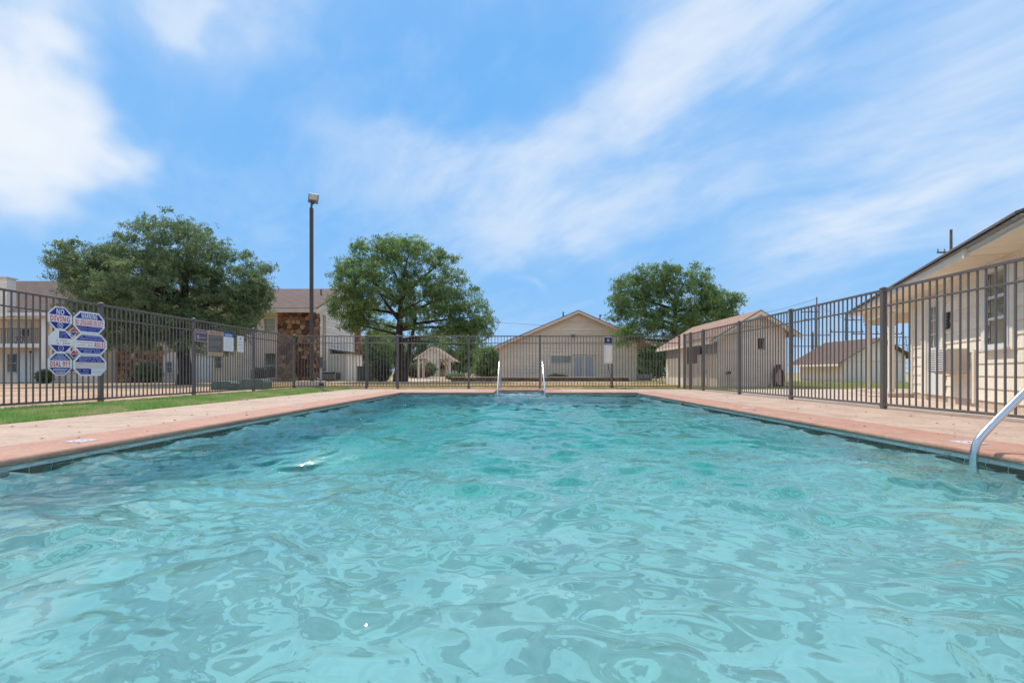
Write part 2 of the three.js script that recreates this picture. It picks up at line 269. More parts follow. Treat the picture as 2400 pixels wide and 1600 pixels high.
{
  const s = Math.sign((() => { const o = offset(outline, 0.1); return Math.abs(o[0][0]) - HW; })());
  const out = s > 0 ? 1 : -1;
  const prof = [[0.10, -0.05], [0.012, -0.05]];
  for (let a = 0; a <= 8; a++) { const t = -Math.PI / 2 + a / 8 * Math.PI * 0.98; prof.push([0.026 - 0.026 * Math.cos(t) , -0.026 + 0.026 * Math.sin(t)]); }
  prof.push([0.06, 0.0035], [COPE, 0.001], [COPE, -0.05]);
  structure(mesh('pool_coping', sweep(prof.map(([d, y]) => [d * out, y]), outline), M.coping), 'pink rounded concrete edge running round the pool', 'coping');
  // deck: slabs with open joints on a bed
  const deck = new THREE.Group(); deck.name = 'pool_deck'; scene.add(deck); structure(deck, 'tan concrete deck of cast slabs beside the pool', 'deck');
  const E = HW + COPE, G = 0.006;
  const add = (x0, x1, z0, z1) => mesh('slab', softBoxXZ(x0 + G, x1 - G, z0 + G, z1 - G), M.concrete, deck);
  function softBoxXZ(x0, x1, z0, z1) { const g = softBox(x1 - x0, 0.1, z1 - z0, 0.005); return g.translate((x0 + x1) / 2, -0.1, (z0 + z1) / 2); }
  for (let z = DECK.z0; z < DECK.z1 - 0.1; z += 3.55) { const z1 = Math.min(DECK.z1, z + 3.55); add(DECK.x0, -E, z, z1); add(E, DECK.x1, z, z1); }
  const back = FAR - COPE;
  for (const [a, b] of [[-E, -2.4], [-2.4, NX0 - COPE], [NX1 + COPE, 2.5], [2.5, E]]) add(a, b, DECK.z0, back);
  add(NX0 - COPE, NX1 + COPE, DECK.z0, NZ - COPE);
  for (const [a, b] of [[-E, 0], [0, E]]) add(a, b, NEAR + COPE, DECK.z1);
  mesh('bed', [slab(DECK.x0 + 0.01, -HW - 0.4, -0.2, -0.06, DECK.z0 + 0.01, DECK.z1 - 0.01), slab(HW + 0.4, DECK.x1 - 0.01, -0.2, -0.06, DECK.z0 + 0.01, DECK.z1 - 0.01), slab(-HW - 0.4, HW + 0.4, -0.2, -0.06, DECK.z0 + 0.01, NZ - 0.4), slab(-HW - 0.4, HW + 0.4, -0.2, -0.06, NEAR + 0.4, DECK.z1 - 0.01)], M.joint, deck);
  // walls and floor
  const wall = new THREE.Group(); wall.name = 'pool_basin'; scene.add(wall); structure(wall, 'pale plaster pool basin with brown waterline tiles', 'pool');
  const TW = HW + 0.045, B = -2.8;
  const plasterWalls = [slab(-TW - 0.3, -TW, B, -0.0515, FAR - 0.045, NEAR + 0.3), slab(TW, TW + 0.3, B, -0.0515, FAR - 0.045, NEAR + 0.3),
    slab(-TW - 0.3, NX0 - 0.045, B, -0.0515, FAR - 0.345, FAR - 0.045), slab(NX1 + 0.045, TW + 0.3, B, -0.0515, FAR - 0.345, FAR - 0.045),
    slab(NX0 - 0.345, NX0 - 0.045, B, -0.0515, NZ - 0.045, FAR - 0.345), slab(NX1 + 0.045, NX1 + 0.345, B, -0.0515, NZ - 0.045, FAR - 0.345), slab(NX0 - 0.345, NX1 + 0.345, B, -0.0515, NZ - 0.345, NZ - 0.045), slab(-TW, TW, B, -0.0515, NEAR + 0.045, NEAR + 0.3)];
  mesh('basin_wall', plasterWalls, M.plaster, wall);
  const fl = new THREE.PlaneGeometry(2 * TW + 0.2, NEAR - FAR + 0.6, 20, 60).rotateX(-Math.PI / 2).translate(0, 0, (NEAR + FAR) / 2), fp = fl.attributes.position;
  for (let i = 0; i < fp.count; i++) { const x = fp.getX(i), z = fp.getZ(i); fp.setY(i, lerp(-1.0, -1.95, smooth(-2.2, -8, z)) + 0.16 * smooth(TW - 0.28, TW, Math.abs(x)) ** 2); }
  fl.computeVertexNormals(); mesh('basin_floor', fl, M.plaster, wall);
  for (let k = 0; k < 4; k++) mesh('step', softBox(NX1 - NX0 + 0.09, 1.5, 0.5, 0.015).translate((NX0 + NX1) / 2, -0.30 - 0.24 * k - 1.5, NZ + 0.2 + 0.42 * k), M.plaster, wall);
  // waterline: two pale grout courses and a row of six-inch tiles
  mesh('grout_course', sweep([[0.045, -0.054], [0.036, -0.054], [0.036, -0.066], [0.045, -0.066]].map(([d, y]) => [d * out, y]), outline), M.grout, wall);
  mesh('grout_course', sweep([[0.045, -0.079], [0.033, -0.079], [0.033, -0.0845], [0.045, -0.0845]].map(([d, y]) => [d * out, y]), outline), M.grout, wall);
  mesh('grout_bed', sweep([[0.045, -0.085], [0.0405, -0.085], [0.0405, -0.25], [0.045, -0.25]].map(([d, y]) => [d * out, y]), outline), M.grout, wall);
  const tg = softBox(0.148, 0.15, 0.008, 0.003), r = rng(5), p = 0.1545;
  const line = (x0, z0, x1, z1, turn) => { const L = Math.hypot(x1 - x0, z1 - z0), n = Math.floor(L / p); for (let k = 0; k < n; k++) { const t = (k + 0.5) * p / L, m = mesh('tile', tg, M.tile[(r() * 3) | 0], wall, { uv: false }); m.position.set(lerp(x0, x1, t), -0.2375, lerp(z0, z1, t)); m.rotation.y = turn + (r() - 0.5) * 0.01; } };
  const Q = TW - 0.006;
  line(-Q, -0.2, -Q, FAR, Math.PI / 2); line(Q, -0.2, Q, FAR, -Math.PI / 2); line(-TW, FAR - 0.039, NX0, FAR - 0.039, 0); line(NX1, FAR - 0.039, TW, FAR - 0.039, 0); line(NX0, NZ - 0.039, NX1, NZ - 0.039, 0);
}
// water: waves as real relief, a few dozen wave trains of all lengths
const waves = (() => {
  const r = rng(909), list = [];
  const add = (n, l0, l1, slope, spread, dir) => { for (let i = 0; i < n; i++) { const L = l0 * Math.pow(l1 / l0, (i + r()) / n), k = 2 * Math.PI / L, a = dir + (r() + r() - 1) * spread; list.push([k * Math.sin(a), k * Math.cos(a), slope / k * (0.6 + 0.8 * r()), r() * 6.283]); } };
  add(10, 1.0, 2.6, 0.013, 0.9, 0.25); add(18, 0.34, 0.95, 0.036, 1.3, 0.1); add(26, 0.13, 0.34, 0.056, 1.4, -0.05); add(22, 0.06, 0.13, 0.036, 1.8, 0.0);
  return list;
})();
function waveAt(x, z) {
  // gusts make some patches of the surface rougher than others; crests wander
  const wx = x + 0.16 * n2(x * 0.55, z * 0.55), wz = z + 0.16 * n2(x * 0.55 + 31, z * 0.55), g = 0.85 + 0.55 * n2(x * 0.33 + 7, z * 0.33), g2 = 0.8 + 0.6 * n2(x * 0.7 - 3, z * 0.7 + 12);
  let y = 0;
  for (let i = 0; i < waves.length; i++) { const w = waves[i]; y += w[2] * Math.sin(w[0] * wx + w[1] * wz + w[3]) * (i < 10 ? 1 : i < 28 ? Math.max(0.2, g) : Math.max(0.1, g2)); }
  return y;
}
{
  const edge = 0.06, x0 = -HW - edge, x1 = HW + edge, zs = [], xs = [];
  for (let z = -0.2; z > NZ - edge; z -= -z < 5 ? 0.0125 : 0.02) zs.push(z); zs.push(NZ - edge);
  for (let z = 0.1; z < NEAR + 0.06; z += 0.1) zs.unshift(z);
  const nx = 500; for (let i = 0; i <= nx; i++) xs.push(lerp(x0, x1, i / nx));
  const pos = [], idx = [], uv = [];
  for (const z of zs) for (const x of xs) { pos.push(x, WATER + waveAt(x, z), z); uv.push(x, z); }
  const n = xs.length;
  for (let j = 0; j < zs.length - 1; j++) for (let i = 0; i < nx; i++) {
    const xm = (xs[i] + xs[i + 1]) / 2, zm = (zs[j] + zs[j + 1]) / 2;
    if (zm < FAR - edge && (xm < NX0 - edge || xm > NX1 + edge)) continue;
    const a = j * n + i, b = a + 1, c = a + n, d = c + 1; idx.push(a, b, c, b, d, c);
  }
  const g = new THREE.BufferGeometry(); g.setAttribute('position', new THREE.Float32BufferAttribute(pos, 3)); g.setAttribute('uv', new THREE.Float32BufferAttribute(uv, 2)); g.setIndex(idx); g.computeVertexNormals();
  const wm = new THREE.MeshPhysicalMaterial({ color: lin(1, 1, 1), roughness: 0.0, transmission: 1, thickness: 1.2, ior: 1.333, attenuationColor: lin(0.53, 0.85, 0.84), attenuationDistance: 1.6 });
  structure(mesh('water', g, wm, null, { uv: false }), 'rippling clear turquoise pool water', 'water');
}

// ------------------------------------------------------------------ handrails
function handrail(label, pts, group) {
  const o = thing('handrail', label, 'handrail', [0, 0, 0], 0, group);
  mesh('tube', tube(pts, 0.024, 16, 90, 0.25), M.steel, o, { uv: false });
  const e = pts[pts.length - 1];
  mesh('escutcheon', new THREE.CylinderGeometry(0.03, 0.055, 0.025, 20).translate(e[0], 0.0165, e[2]), M.steel, o, { uv: false });
  return o;
}
for (const [x, lean, l] of [[-0.595, 0.0, 'shiny steel stair handrail nearer the shade tree at the pool steps'], [0.74, -0.02, 'shiny steel stair handrail nearer the emergency phone at the pool steps']])
  handrail(l, [[x, -0.75, -13.02], [x, -0.25, -13.03], [x + lean * 0.2, 0.02, -13.12], [x + lean, 0.5, -13.72], [x + lean, 0.83, -14.22], [x + lean, 0.895, -14.40], [x + lean, 0.86, -14.62], [x + lean, 0.7, -14.78], [x + lean, 0.3, -14.95], [x + lean, 0.0, -14.97]], 'handrails at the pool steps');
handrail('thick steel grab rail rising from the water over the pink edge', [[3.16, -0.7, -3.24], [3.16, -0.3, -3.24], [3.16, -0.02, -3.24], [3.185, 0.07, -3.24], [3.27, 0.17, -3.24], [3.7, 0.60, -3.24], [3.92, 0.80, -3.24], [4.05, 0.85, -3.24], [4.18, 0.80, -3.24], [4.24, 0.66, -3.24], [4.25, 0.3, -3.24], [4.25, 0.0, -3.24]]);

// ------------------------------------------------------------------ fences: every post, rail and picket a piece
const FH = 1.83, postG = softBox(0.064, FH - 0.01, 0.064, 0.004), capG = mergeGeometries([plain(softBox(0.078, 0.014, 0.078, 0.004)), plain(new THREE.ConeGeometry(0.05, 0.018, 4).rotateY(Math.PI / 4).translate(0, 0.022, 0))]);
const pickG = new THREE.BoxGeometry(0.017, FH - 0.12, 0.017).translate(0, 0.085 + (FH - 0.12) / 2, 0), plateG = softBox(0.13, 0.012, 0.13, 0.003), bracketG = softBox(0.03, 0.05, 0.05, 0.004);
for (const g of [postG, capG, pickG, plateG]) boxUV(g);
const put = (name, g, m, parent, x = 0, y = 0, z = 0, turn = 0) => { const o = mesh(name, g, m, parent, { uv: false }); o.position.set(x, y, z); o.rotation.y = turn; return o; };
function fencePost(o, x, y0 = 0, plate = false) { const p = put('post', postG, M.fence, o, x, y0, 0); put('cap', capG, M.fence, p, 0, FH - 0.01, 0); if (plate) put('base_plate', plateG, M.fence, p, 0, 0.001, 0); return p; }
const fr = rng(515);
function fenceBay(o, x0, x1) {
  const a = x0 + 0.034, b = x1 - 0.034, L = b - a, n = Math.max(2, Math.round(L / 0.1055));
  for (const [y, h, d] of [[FH - 0.052, 0.036, 0.034], [FH - 0.285, 0.026, 0.028], [0.07, 0.034, 0.034]]) mesh('rail', softBox(L, h, d, 0.003).translate((a + b) / 2, y, 0), M.fence, o);
  for (let k = 1; k < n; k++) { const p = put('picket', pickG, M.fence, o, a + L * k / n + (fr() - 0.5) * 0.005, 0, (fr() - 0.5) * 0.003); p.rotation.z = (fr() - 0.5) * 0.005; p.rotation.y = (fr() - 0.5) * 0.12; }
  for (const x of [a + 0.012, b - 0.012]) for (const y of [FH - 0.06, 0.06]) put('bracket', bracketG, M.fence, o, x, y, 0);
}
function fenceRun(label, x, z, turn, posts, skip = [], plates = false, noPost = []) {
  const o = thing('metal_fence', label, 'fence', [x, -0.02, z], turn, 'fence round the pool');
  posts.forEach((p, k) => noPost.includes(k) || fencePost(o, p, 0, plates));
  for (let k = 0; k < posts.length - 1; k++) if (!skip.includes(k)) fenceBay(o, posts[k], posts[k + 1]);
  return o;
}
function gate(label, x, z, turn, w) {
  const o = thing('fence_gate', label, 'gate', [x, -0.02, z], turn, 'gates in the pool fence');
  const a = 0.05, b = w - 0.05, n = Math.round((b - a) / 0.107);
  for (const x_ of [a, b]) put('stile', boxUV(softBox(0.04, FH - 0.08, 0.04, 0.003)), M.fence, o, x_, 0.06, 0);
  for (const y of [FH - 0.052, FH - 0.285, 0.07]) mesh('rail', softBox(b - a - 0.04, 0.034, 0.032, 0.003).translate((a + b) / 2, y, 0), M.fence, o);
  for (let k = 1; k < n; k++) put('picket', pickG, M.fence, o, a + (b - a) * k / n, 0, 0);
  const l = mesh('latch', [softBox(0.09, 0.16, 0.06, 0.01).translate(b - 0.04, 1.12, 0.05), cyl(0.02, 0.02, 0.05, b - 0.04, 1.27, 0.05, 10)], M.black, o);
  for (const y of [0.3, 1.5]) mesh('hinge', softBox(0.05, 0.09, 0.05, 0.006).translate(0.012, y, 0.0), M.black, o);
  return o;
}
const FX0 = -7.66, FX1 = 5.47, FZ = -15.92, BAY = 2.44;
{ // left run: seen from the near end towards the far corner
  const posts = []; for (let k = 0; k <= 5; k++) posts.push(k * BAY + (15.92 - 15.84) * 0);
  // posts at depths 15.92 (corner), 13.5, 11.05, 8.6, 6.15, 3.7
  const o = fenceRun('grey metal picket fence along the grass strip with the safety signs', FX0, FZ, -Math.PI / 2, [0.02, 2.44, 4.92, 7.37, 9.85, 12.3]);
}
fenceRun('grey metal picket fence behind the pool steps facing the beige gabled house', FX0, FZ, 0, [0.0, 2.46, 3.53, 5.95, 8.38, 10.84, 13.13], [1], true, [0]);
gate('narrow grey picket gate in the fence in front of the shade tree trunk', FX0 + 2.46, FZ, 0, 1.07);
fenceRun('grey metal picket fence along the house with the window air conditioner', FX1, -15.42, -Math.PI / 2, [0, 0.55, 1.58, 3.85, 6.04, 8.42, 10.85, 13.3], [1], true);
gate('narrow grey picket gate in the fence beside the small pool shed', FX1, -15.42 + 0.55, -Math.PI / 2, 1.03);

// ------------------------------------------------------------------ signs
function canvasTex(w, h, draw) {
  const c = document.createElement('canvas'); c.width = w; c.height = h; const g = c.getContext('2d'); draw(g, w, h);
  const t = new THREE.CanvasTexture(c); t.colorSpace = THREE.SRGBColorSpace; t.magFilter = THREE.LinearFilter; t.anisotropy = 8; return t;
}
function fitText(g, s, x, y, w, h, color, weight = 'bold') { g.save(); g.fillStyle = color; g.font = `${weight} 100px sans-serif`; const m = g.measureText(s).width; g.translate(x, y); g.scale(w / m, h / 73); g.textBaseline = 'alphabetic'; g.textAlign = 'left'; g.fillText(s, 0, 73); g.restore(); }
function scribble(g, x, y, w, h, color, seed) { const r = rng(seed); g.fillStyle = color; for (let p = x; p < x + w;) { const l = h * (0.5 + 1.6 * r()); if (r() > 0.14) for (let q = p; q < Math.min(p + l, x + w); q += h * 0.42) g.fillRect(q, y + h * 0.15 * r(), h * 0.27, h * (0.7 + 0.3 * r())); p += l + h * 0.35; } }
function face(pts, w, h, tex, rough = 0.45) {                           // a flat printed face, x to the right and y up, texture over w by h
  const g = new THREE.ShapeGeometry(new THREE.Shape(pts.map(([x, y]) => new THREE.Vector2(x, y)))), p = g.attributes.position, uv = g.attributes.uv;
  for (let i = 0; i < p.count; i++) uv.setXY(i, p.getX(i) / w, p.getY(i) / h);
  return [g, new THREE.MeshStandardMaterial({ map: tex, roughness: rough })];
}
const octagon = (w, h, k) => [[k, 0], [w - k, 0], [w, k], [w, h - k], [w - k, h], [k, h], [0, h - k], [0, k]];
const BLUE = '#23288f', RED = '#d8232e', WHT = '#f4f3f4';
{
  // one moulded board of six octagons and two diamonds, wired to the fence; local x runs away from the camera along the fence
  const o = thing('pool_safety_sign', 'cluster of blue, white and red octagon signs reading NO DIVING and DIAL 911', 'sign', [FX0 + 0.055, 0.50, -7.53], Math.PI / 2);
  const panel = (name, x, y, w, h, k, draw) => {
    const P = octagon(w, h, k), b = mesh(name, poly(P, 0.006, 0.0015), M.signWhite, o); b.position.set(x, y, 0);
    const [g, m] = face(P.map(([a, c]) => [a, c]), w, h, canvasTex(512, Math.round(512 * h / w), draw)); const f = mesh('printed_face', g, m, b, { uv: false }); f.position.z = 0.0095; return b;
  };
  const frame = (g, w, h, k, bands) => { g.fillStyle = WHT; g.fillRect(0, 0, w, h); const m = w * 0.045, P = octagon(w - 2 * m, h - 2 * m, k * (w / 512) - m * 0.58); g.save(); g.beginPath(); P.forEach(([x, y], i) => (i ? g.lineTo(x + m, y + m) : g.moveTo(x + m, y + m))); g.closePath(); g.clip(); bands(g, w, h); g.restore(); };
  const CW = 0.405, CH = 0.375, RW = 0.60, kx = 0.12;
  panel('octagon', 0.0, 0.755, CW, CH, kx, (g, w, h) => { frame(g, w, h, 512 * kx / CW, () => { g.fillStyle = BLUE; g.fillRect(0, 0, w, h * 0.36); g.fillRect(0, h * 0.68, w, h); }); fitText(g, 'NO', w * 0.32, h * 0.09, w * 0.36, h * 0.24, WHT); fitText(g, 'DIVING', w * 0.07, h * 0.40, w * 0.86, h * 0.24, RED); g.strokeStyle = WHT; g.lineWidth = h * 0.022; g.beginPath(); g.arc(w / 2, h * 0.81, h * 0.115, 0, 7); g.moveTo(w * 0.42, h * 0.73); g.lineTo(w * 0.58, h * 0.89); g.moveTo(w * 0.45, h * 0.87); g.lineTo(w * 0.57, h * 0.75); g.stroke(); });
  panel('octagon', 0.012, 0.375, CW, CH, kx, (g, w, h) => { frame(g, w, h, 512 * kx / CW, () => { g.fillStyle = BLUE; g.fillRect(w * 0.42, 0, w, h * 0.36); g.fillRect(0, h * 0.68, w, h); }); for (let k = 0; k < 4; k++) scribble(g, w * 0.47, h * (0.09 + 0.065 * k), w * 0.3, h * 0.035, '#b9bbe0', 40 + k); scribble(g, w * 0.09, h * 0.42, w * 0.8, h * 0.075, '#d9747c', 50); scribble(g, w * 0.12, h * 0.54, w * 0.76, h * 0.085, '#e08f94', 51); g.strokeStyle = WHT; g.lineWidth = h * 0.02; g.beginPath(); g.arc(w / 2, h * 0.81, h * 0.11, 0, 7); g.stroke(); scribble(g, w * 0.42, h * 0.79, w * 0.16, h * 0.05, '#cfd0ea', 52); });
  panel('octagon', 0.0, 0.0, CW, CH, kx, (g, w, h) => { frame(g, w, h, 512 * kx / CW, () => { g.fillStyle = BLUE; g.fillRect(0, 0, w, h * 0.34); g.fillRect(0, h * 0.66, w, h); }); fitText(g, 'FOR POLICE', w * 0.36, h * 0.085, w * 0.28, h * 0.05, WHT); fitText(g, 'OR AMBULANCE', w * 0.27, h * 0.165, w * 0.46, h * 0.055, WHT); fitText(g, 'IN AN EMERGENCY', w * 0.17, h * 0.25, w * 0.66, h * 0.055, WHT); fitText(g, 'DIAL 911', w * 0.07, h * 0.38, w * 0.86, h * 0.24, RED); fitText(g, 'EMERGENCY', w * 0.2, h * 0.71, w * 0.6, h * 0.09, WHT); fitText(g, 'NUMBER', w * 0.3, h * 0.83, w * 0.4, h * 0.09, WHT); });
  panel('octagon', 0.43, 0.735, RW, CH, kx, (g, w, h) => { frame(g, w, h, 512 * kx / RW, () => { g.fillStyle = BLUE; g.fillRect(0, 0, w, h * 0.34); g.fillRect(0, h * 0.67, w, h); }); fitText(g, 'WARNING', w * 0.24, h * 0.08, w * 0.52, h * 0.23, WHT); fitText(g, 'NO LIFEGUARD ON DUTY', w * 0.05, h * 0.38, w * 0.9, h * 0.25, RED); for (let k = 0; k < 3; k++) scribble(g, w * (0.12 + 0.05 * k), h * (0.71 + 0.08 * k), w * (0.76 - 0.1 * k), h * 0.05, '#9a9dd6', 60 + k); });
  panel('octagon', 0.44, 0.355, RW + 0.035, CH, kx, (g, w, h) => { frame(g, w, h, 512 * kx / (RW + 0.035), () => { g.fillStyle = BLUE; g.fillRect(0, 0, w, h * 0.34); g.fillRect(0, h * 0.67, w, h); }); for (let k = 0; k < 2; k++) { scribble(g, w * 0.16, h * (0.09 + 0.12 * k), w * 0.68, h * 0.08, '#b4b6df', 70 + k); scribble(g, w * 0.14, h * (0.72 + 0.1 * k), w * 0.7, h * 0.07, '#b4b6df', 73 + k); scribble(g, w * 0.06, h * (0.4 + 0.13 * k), w * 0.5, h * 0.06, '#dd8f95', 76 + k); } fitText(g, 'RULES', w * 0.60, h * 0.38, w * 0.36, h * 0.25, RED); });
  panel('octagon', 0.43, -0.015, RW + 0.035, CH, kx, (g, w, h) => { frame(g, w, h, 512 * kx / (RW + 0.035), () => { g.fillStyle = BLUE; g.fillRect(0, 0, w, h * 0.36); g.fillRect(0, h * 0.66, w * 0.52, h); g.fillStyle = '#e6d9d2'; g.fillRect(0, h * 0.36, w, h * 0.30); }); for (let k = 0; k < 3; k++) scribble(g, w * 0.16, h * (0.1 + 0.085 * k), w * 0.68, h * 0.05, '#cfd0ea', 80 + k); scribble(g, w * 0.07, h * 0.42, w * 0.2, h * 0.035, '#c9797c', 84); scribble(g, w * 0.07, h * 0.54, w * 0.08, h * 0.035, '#c9797c', 85); scribble(g, w * 0.12, h * 0.72, w * 0.32, h * 0.07, '#a9acd9', 86); scribble(g, w * 0.18, h * 0.83, w * 0.26, h * 0.07, '#a9acd9', 87); g.fillStyle = '#44485f'; for (let k = 0; k < 3; k++) g.fillRect(w * 0.56, h * (0.74 + 0.075 * k), w * 0.34, h * 0.01); });
  for (const [x, y] of [[0.375, 0.73], [0.385, 0.355]]) {
    const d = 0.075, P = [[0, -d], [d * 1.05, 0], [0, d], [-d * 1.05, 0]], b = mesh('diamond', poly(P, 0.005), M.signWhite, o); b.position.set(x + 0.045, y + 0.005, 0.011);
    const q = 0.85, [g, m] = face(P.map(([a, c]) => [a * q + d * q * 1.05, c * q + d * q]), 2.1 * d * q, 2 * d * q, canvasTex(128, 128, (c, w, h) => { c.fillStyle = RED; c.fillRect(0, 0, w, h * 0.48); c.fillStyle = WHT; c.fillRect(0, h * 0.48, w, 6); c.fillStyle = BLUE; c.fillRect(0, h * 0.53, w, h); scribble(c, w * 0.25, h * 0.33, w * 0.5, 9, '#f3c5c8', 91); scribble(c, w * 0.27, h * 0.6, w * 0.46, 9, '#b9bbe0', 92); }));
    const f = mesh('printed_face', g, m, b, { uv: false }); f.position.set(-d * q * 1.05, -d * q, 0.0075);
  }
}
function rectSign(name, label, z0, z1, y0, y1, round, draw, edge) {     // a flat sign hung on the left fence, facing the pool
  const w = z1 - z0, h = y1 - y0, o = thing(name, label, 'sign', [FX0 + 0.04, y0, -z0], Math.PI / 2), s = [];
  const P = []; for (const [cx, cy, a0] of [[w - round, round, -90], [w - round, h - round, 0], [round, h - round, 90], [round, round, 180]]) for (let a = 0; a <= 90; a += 22.5) P.push([cx + round * Math.cos((a0 + a) * Math.PI / 180), cy + round * Math.sin((a0 + a) * Math.PI / 180)]);
  mesh('plate', poly(P, 0.004), edge ?? M.signWhite, o);
  const [g, m] = face(P, w, h, canvasTex(256, Math.round(256 * h / w), draw)); const f = mesh('printed_face', g, m, o, { uv: false }); f.position.z = 0.0062;
  for (const x of [0.2 * w, 0.8 * w]) mesh('wire_tie', new THREE.TorusGeometry(0.016, 0.0025, 6, 12).rotateY(Math.PI / 2).translate(x, h - 0.012, 0), M.black, o);
  return o;
}
rectSign('capacity_sign', 'small dark grey POOL CAPACITY sign with pink lettering and border', 10.97, 11.43, 1.28, 1.57, 0.05, (g, w, h) => { g.fillStyle = '#d9a9b5'; g.fillRect(0, 0, w, h); g.fillStyle = '#5b5961'; g.beginPath(); g.roundRect(w * 0.035, h * 0.05, w * 0.93, h * 0.9, w * 0.09); g.fill(); fitText(g, 'POOL CAPACITY', w * 0.1, h * 0.13, w * 0.8, h * 0.2, '#e3a9b8'); fitText(g, '15', w * 0.14, h * 0.46, w * 0.2, h * 0.34, '#d5d8da'); scribble(g, w * 0.38, h * 0.6, w * 0.52, h * 0.11, '#dba3b1', 101); });
rectSign('rules_sign', 'tall dark grey POOL RULES sign with a tan header and many text lines', 11.43, 12.02, 0.96, 1.58, 0.03, (g, w, h) => { g.fillStyle = '#c9a78c'; g.fillRect(0, 0, w, h); g.fillStyle = '#6a6463'; g.fillRect(w * 0.03, h * 0.16, w * 0.94, h * 0.69); fitText(g, 'POOL RULES', w * 0.1, h * 0.04, w * 0.8, h * 0.09, '#6b5134'); const L = [.8, .78, .35, 0, .85, .8, .7, .75, .25, 0, .55, .6]; L.forEach((l, k) => l && scribble(g, w * 0.09, h * (0.19 + 0.052 * k), w * l, h * 0.02, '#cdb3a2', 110 + k)); scribble(g, w * 0.07, h * 0.885, w * 0.85, h * 0.028, '#7d6350', 130); scribble(g, w * 0.07, h * 0.94, w * 0.85, h * 0.024, '#7d6350', 131); });
rectSign('notice_sign', 'white NOTICE sign with a blue header band and grey text lines', 12.04, 12.46, 1.10, 1.58, 0.03, (g, w, h) => { g.fillStyle = '#f0efee'; g.fillRect(0, 0, w, h); g.fillStyle = '#2360a8'; g.fillRect(0, 0, w, h * 0.23); fitText(g, 'NOTICE', w * 0.12, h * 0.07, w * 0.76, h * 0.12, '#e9eef5'); for (let k = 0; k < 8; k++) scribble(g, w * 0.16, h * (0.30 + 0.08 * k), w * (0.62 + 0.1 * (k % 3)), h * 0.022, '#9a9894', 140 + k); });
rectSign('narrow_sign', 'narrow plain white sign with a few grey words hung apart from the others', 12.62, 12.92, 1.10, 1.54, 0.02, (g, w, h) => { g.fillStyle = '#ece9e4'; g.fillRect(0, 0, w, h); g.fillStyle = '#555'; g.beginPath(); g.arc(w / 2, h * 0.06, 6, 0, 7); g.arc(w / 2, h * 0.94, 6, 0, 7); g.fill(); g.fillStyle = '#8b8884'; g.beginPath(); g.arc(w / 2, h * 0.17, w * 0.11, 0, 7); g.fill(); for (const y of [0.36, 0.54, 0.72]) scribble(g, w * 0.15, h * y, w * 0.7, h * 0.045, '#8e8b86', 150 + y * 100); });
{ // emergency phone on a fence post: dark sign plate above a cream cabinet
  const x = Xat(1426, 15.8), o = thing('emergency_phone', 'cream emergency phone cabinet under a dark plate with a white handset symbol', 'phone', [x, 0, -15.83]);
  const Y = (py) => Yat(py, 15.8);
  mesh('sign_plate', slab(-0.142, 0.142, Y(808), Y(789), -0.012, 0), M.signWhite, o);
  const [g, m] = face([[0, 0], [0.268, 0], [0.268, 0.25], [0, 0.25]], 0.268, 0.25, canvasTex(128, 120, (c, w, h) => { c.fillStyle = '#3d2a3a'; c.fillRect(0, 0, w, h); c.strokeStyle = '#eee'; c.lineWidth = 7; c.beginPath(); c.arc(w * 0.5, h * 0.38, 17, 1.1, 5.2); c.stroke(); c.fillStyle = '#eee'; c.fillRect(w * 0.56, h * 0.24, 9, 34); c.fillRect(w * 0.1, h * 0.84, w * 0.8, 6); c.fillStyle = '#5c6fb0'; c.fillRect(w * 0.1, h * 0.74, w * 0.8, 5); }));
  mesh('printed_face', g, m, o, { uv: false }).position.set(-0.134, Y(807.4), 0.0025);
  const cab = mesh('cabinet', softBox(0.275, Y(808.5) - Y(852), 0.11, 0.012).translate(0, Y(852), 0.02), M.whiteTrim, o);
  mesh('cabinet_door', softBox(0.2, Y(812) - Y(848), 0.012, 0.003).translate(0, Y(848), 0.081), M.cream, cab);
  mesh('cable', tube([[0.0, Y(852), 0.02], [0.02, Y(866), 0.03], [0.075, Y(880), 0.035], [0.07, Y(895), 0.035], [0.045, 0.02, 0.03]], 0.014, 8, 30), M.fence, o);
}
// no-diving marker tiles let into the coping
const markTex = canvasTex(128, 128, (g, w, h) => { g.fillStyle = '#e9e4e0'; g.fillRect(0, 0, w, h); g.strokeStyle = '#b0413c'; g.lineWidth = 9; g.beginPath(); g.arc(w / 2, h / 2, 40, 0, 7); g.stroke(); g.fillStyle = '#3b3333'; g.fillRect(40, 58, 46, 9); g.beginPath(); g.arc(84, 50, 8, 0, 7); g.fill(); g.beginPath(); g.moveTo(36, 36); g.lineTo(92, 92); g.stroke(); });
for (const [x, z, l] of [[-3.47, -3.70, 'white no-diving marker tile in the pink edge opposite the grab rail'], [3.49, -3.62, 'white no-diving marker tile in the pink edge next to the grab rail'], [-3.5, -7.35, 'worn white marker tile in the pink edge on the grass side'], [3.5, -7.1, 'worn white marker tile in the pink edge on the house side']]) {
  const o = thing('marker_tile', l, 'tile', [x, 0.0035, z], x < 0 ? Math.PI / 2 : -Math.PI / 2);
  mesh('ceramic', softBox(0.155, 0.004, 0.155, 0.001), M.signWhite, o);
  mesh('printed_face', new THREE.PlaneGeometry(0.146, 0.146).rotateX(-Math.PI / 2).translate(0, 0.0058, 0), new THREE.MeshStandardMaterial({ map: markTex, roughness: 0.35 }), o, { uv: false });
}

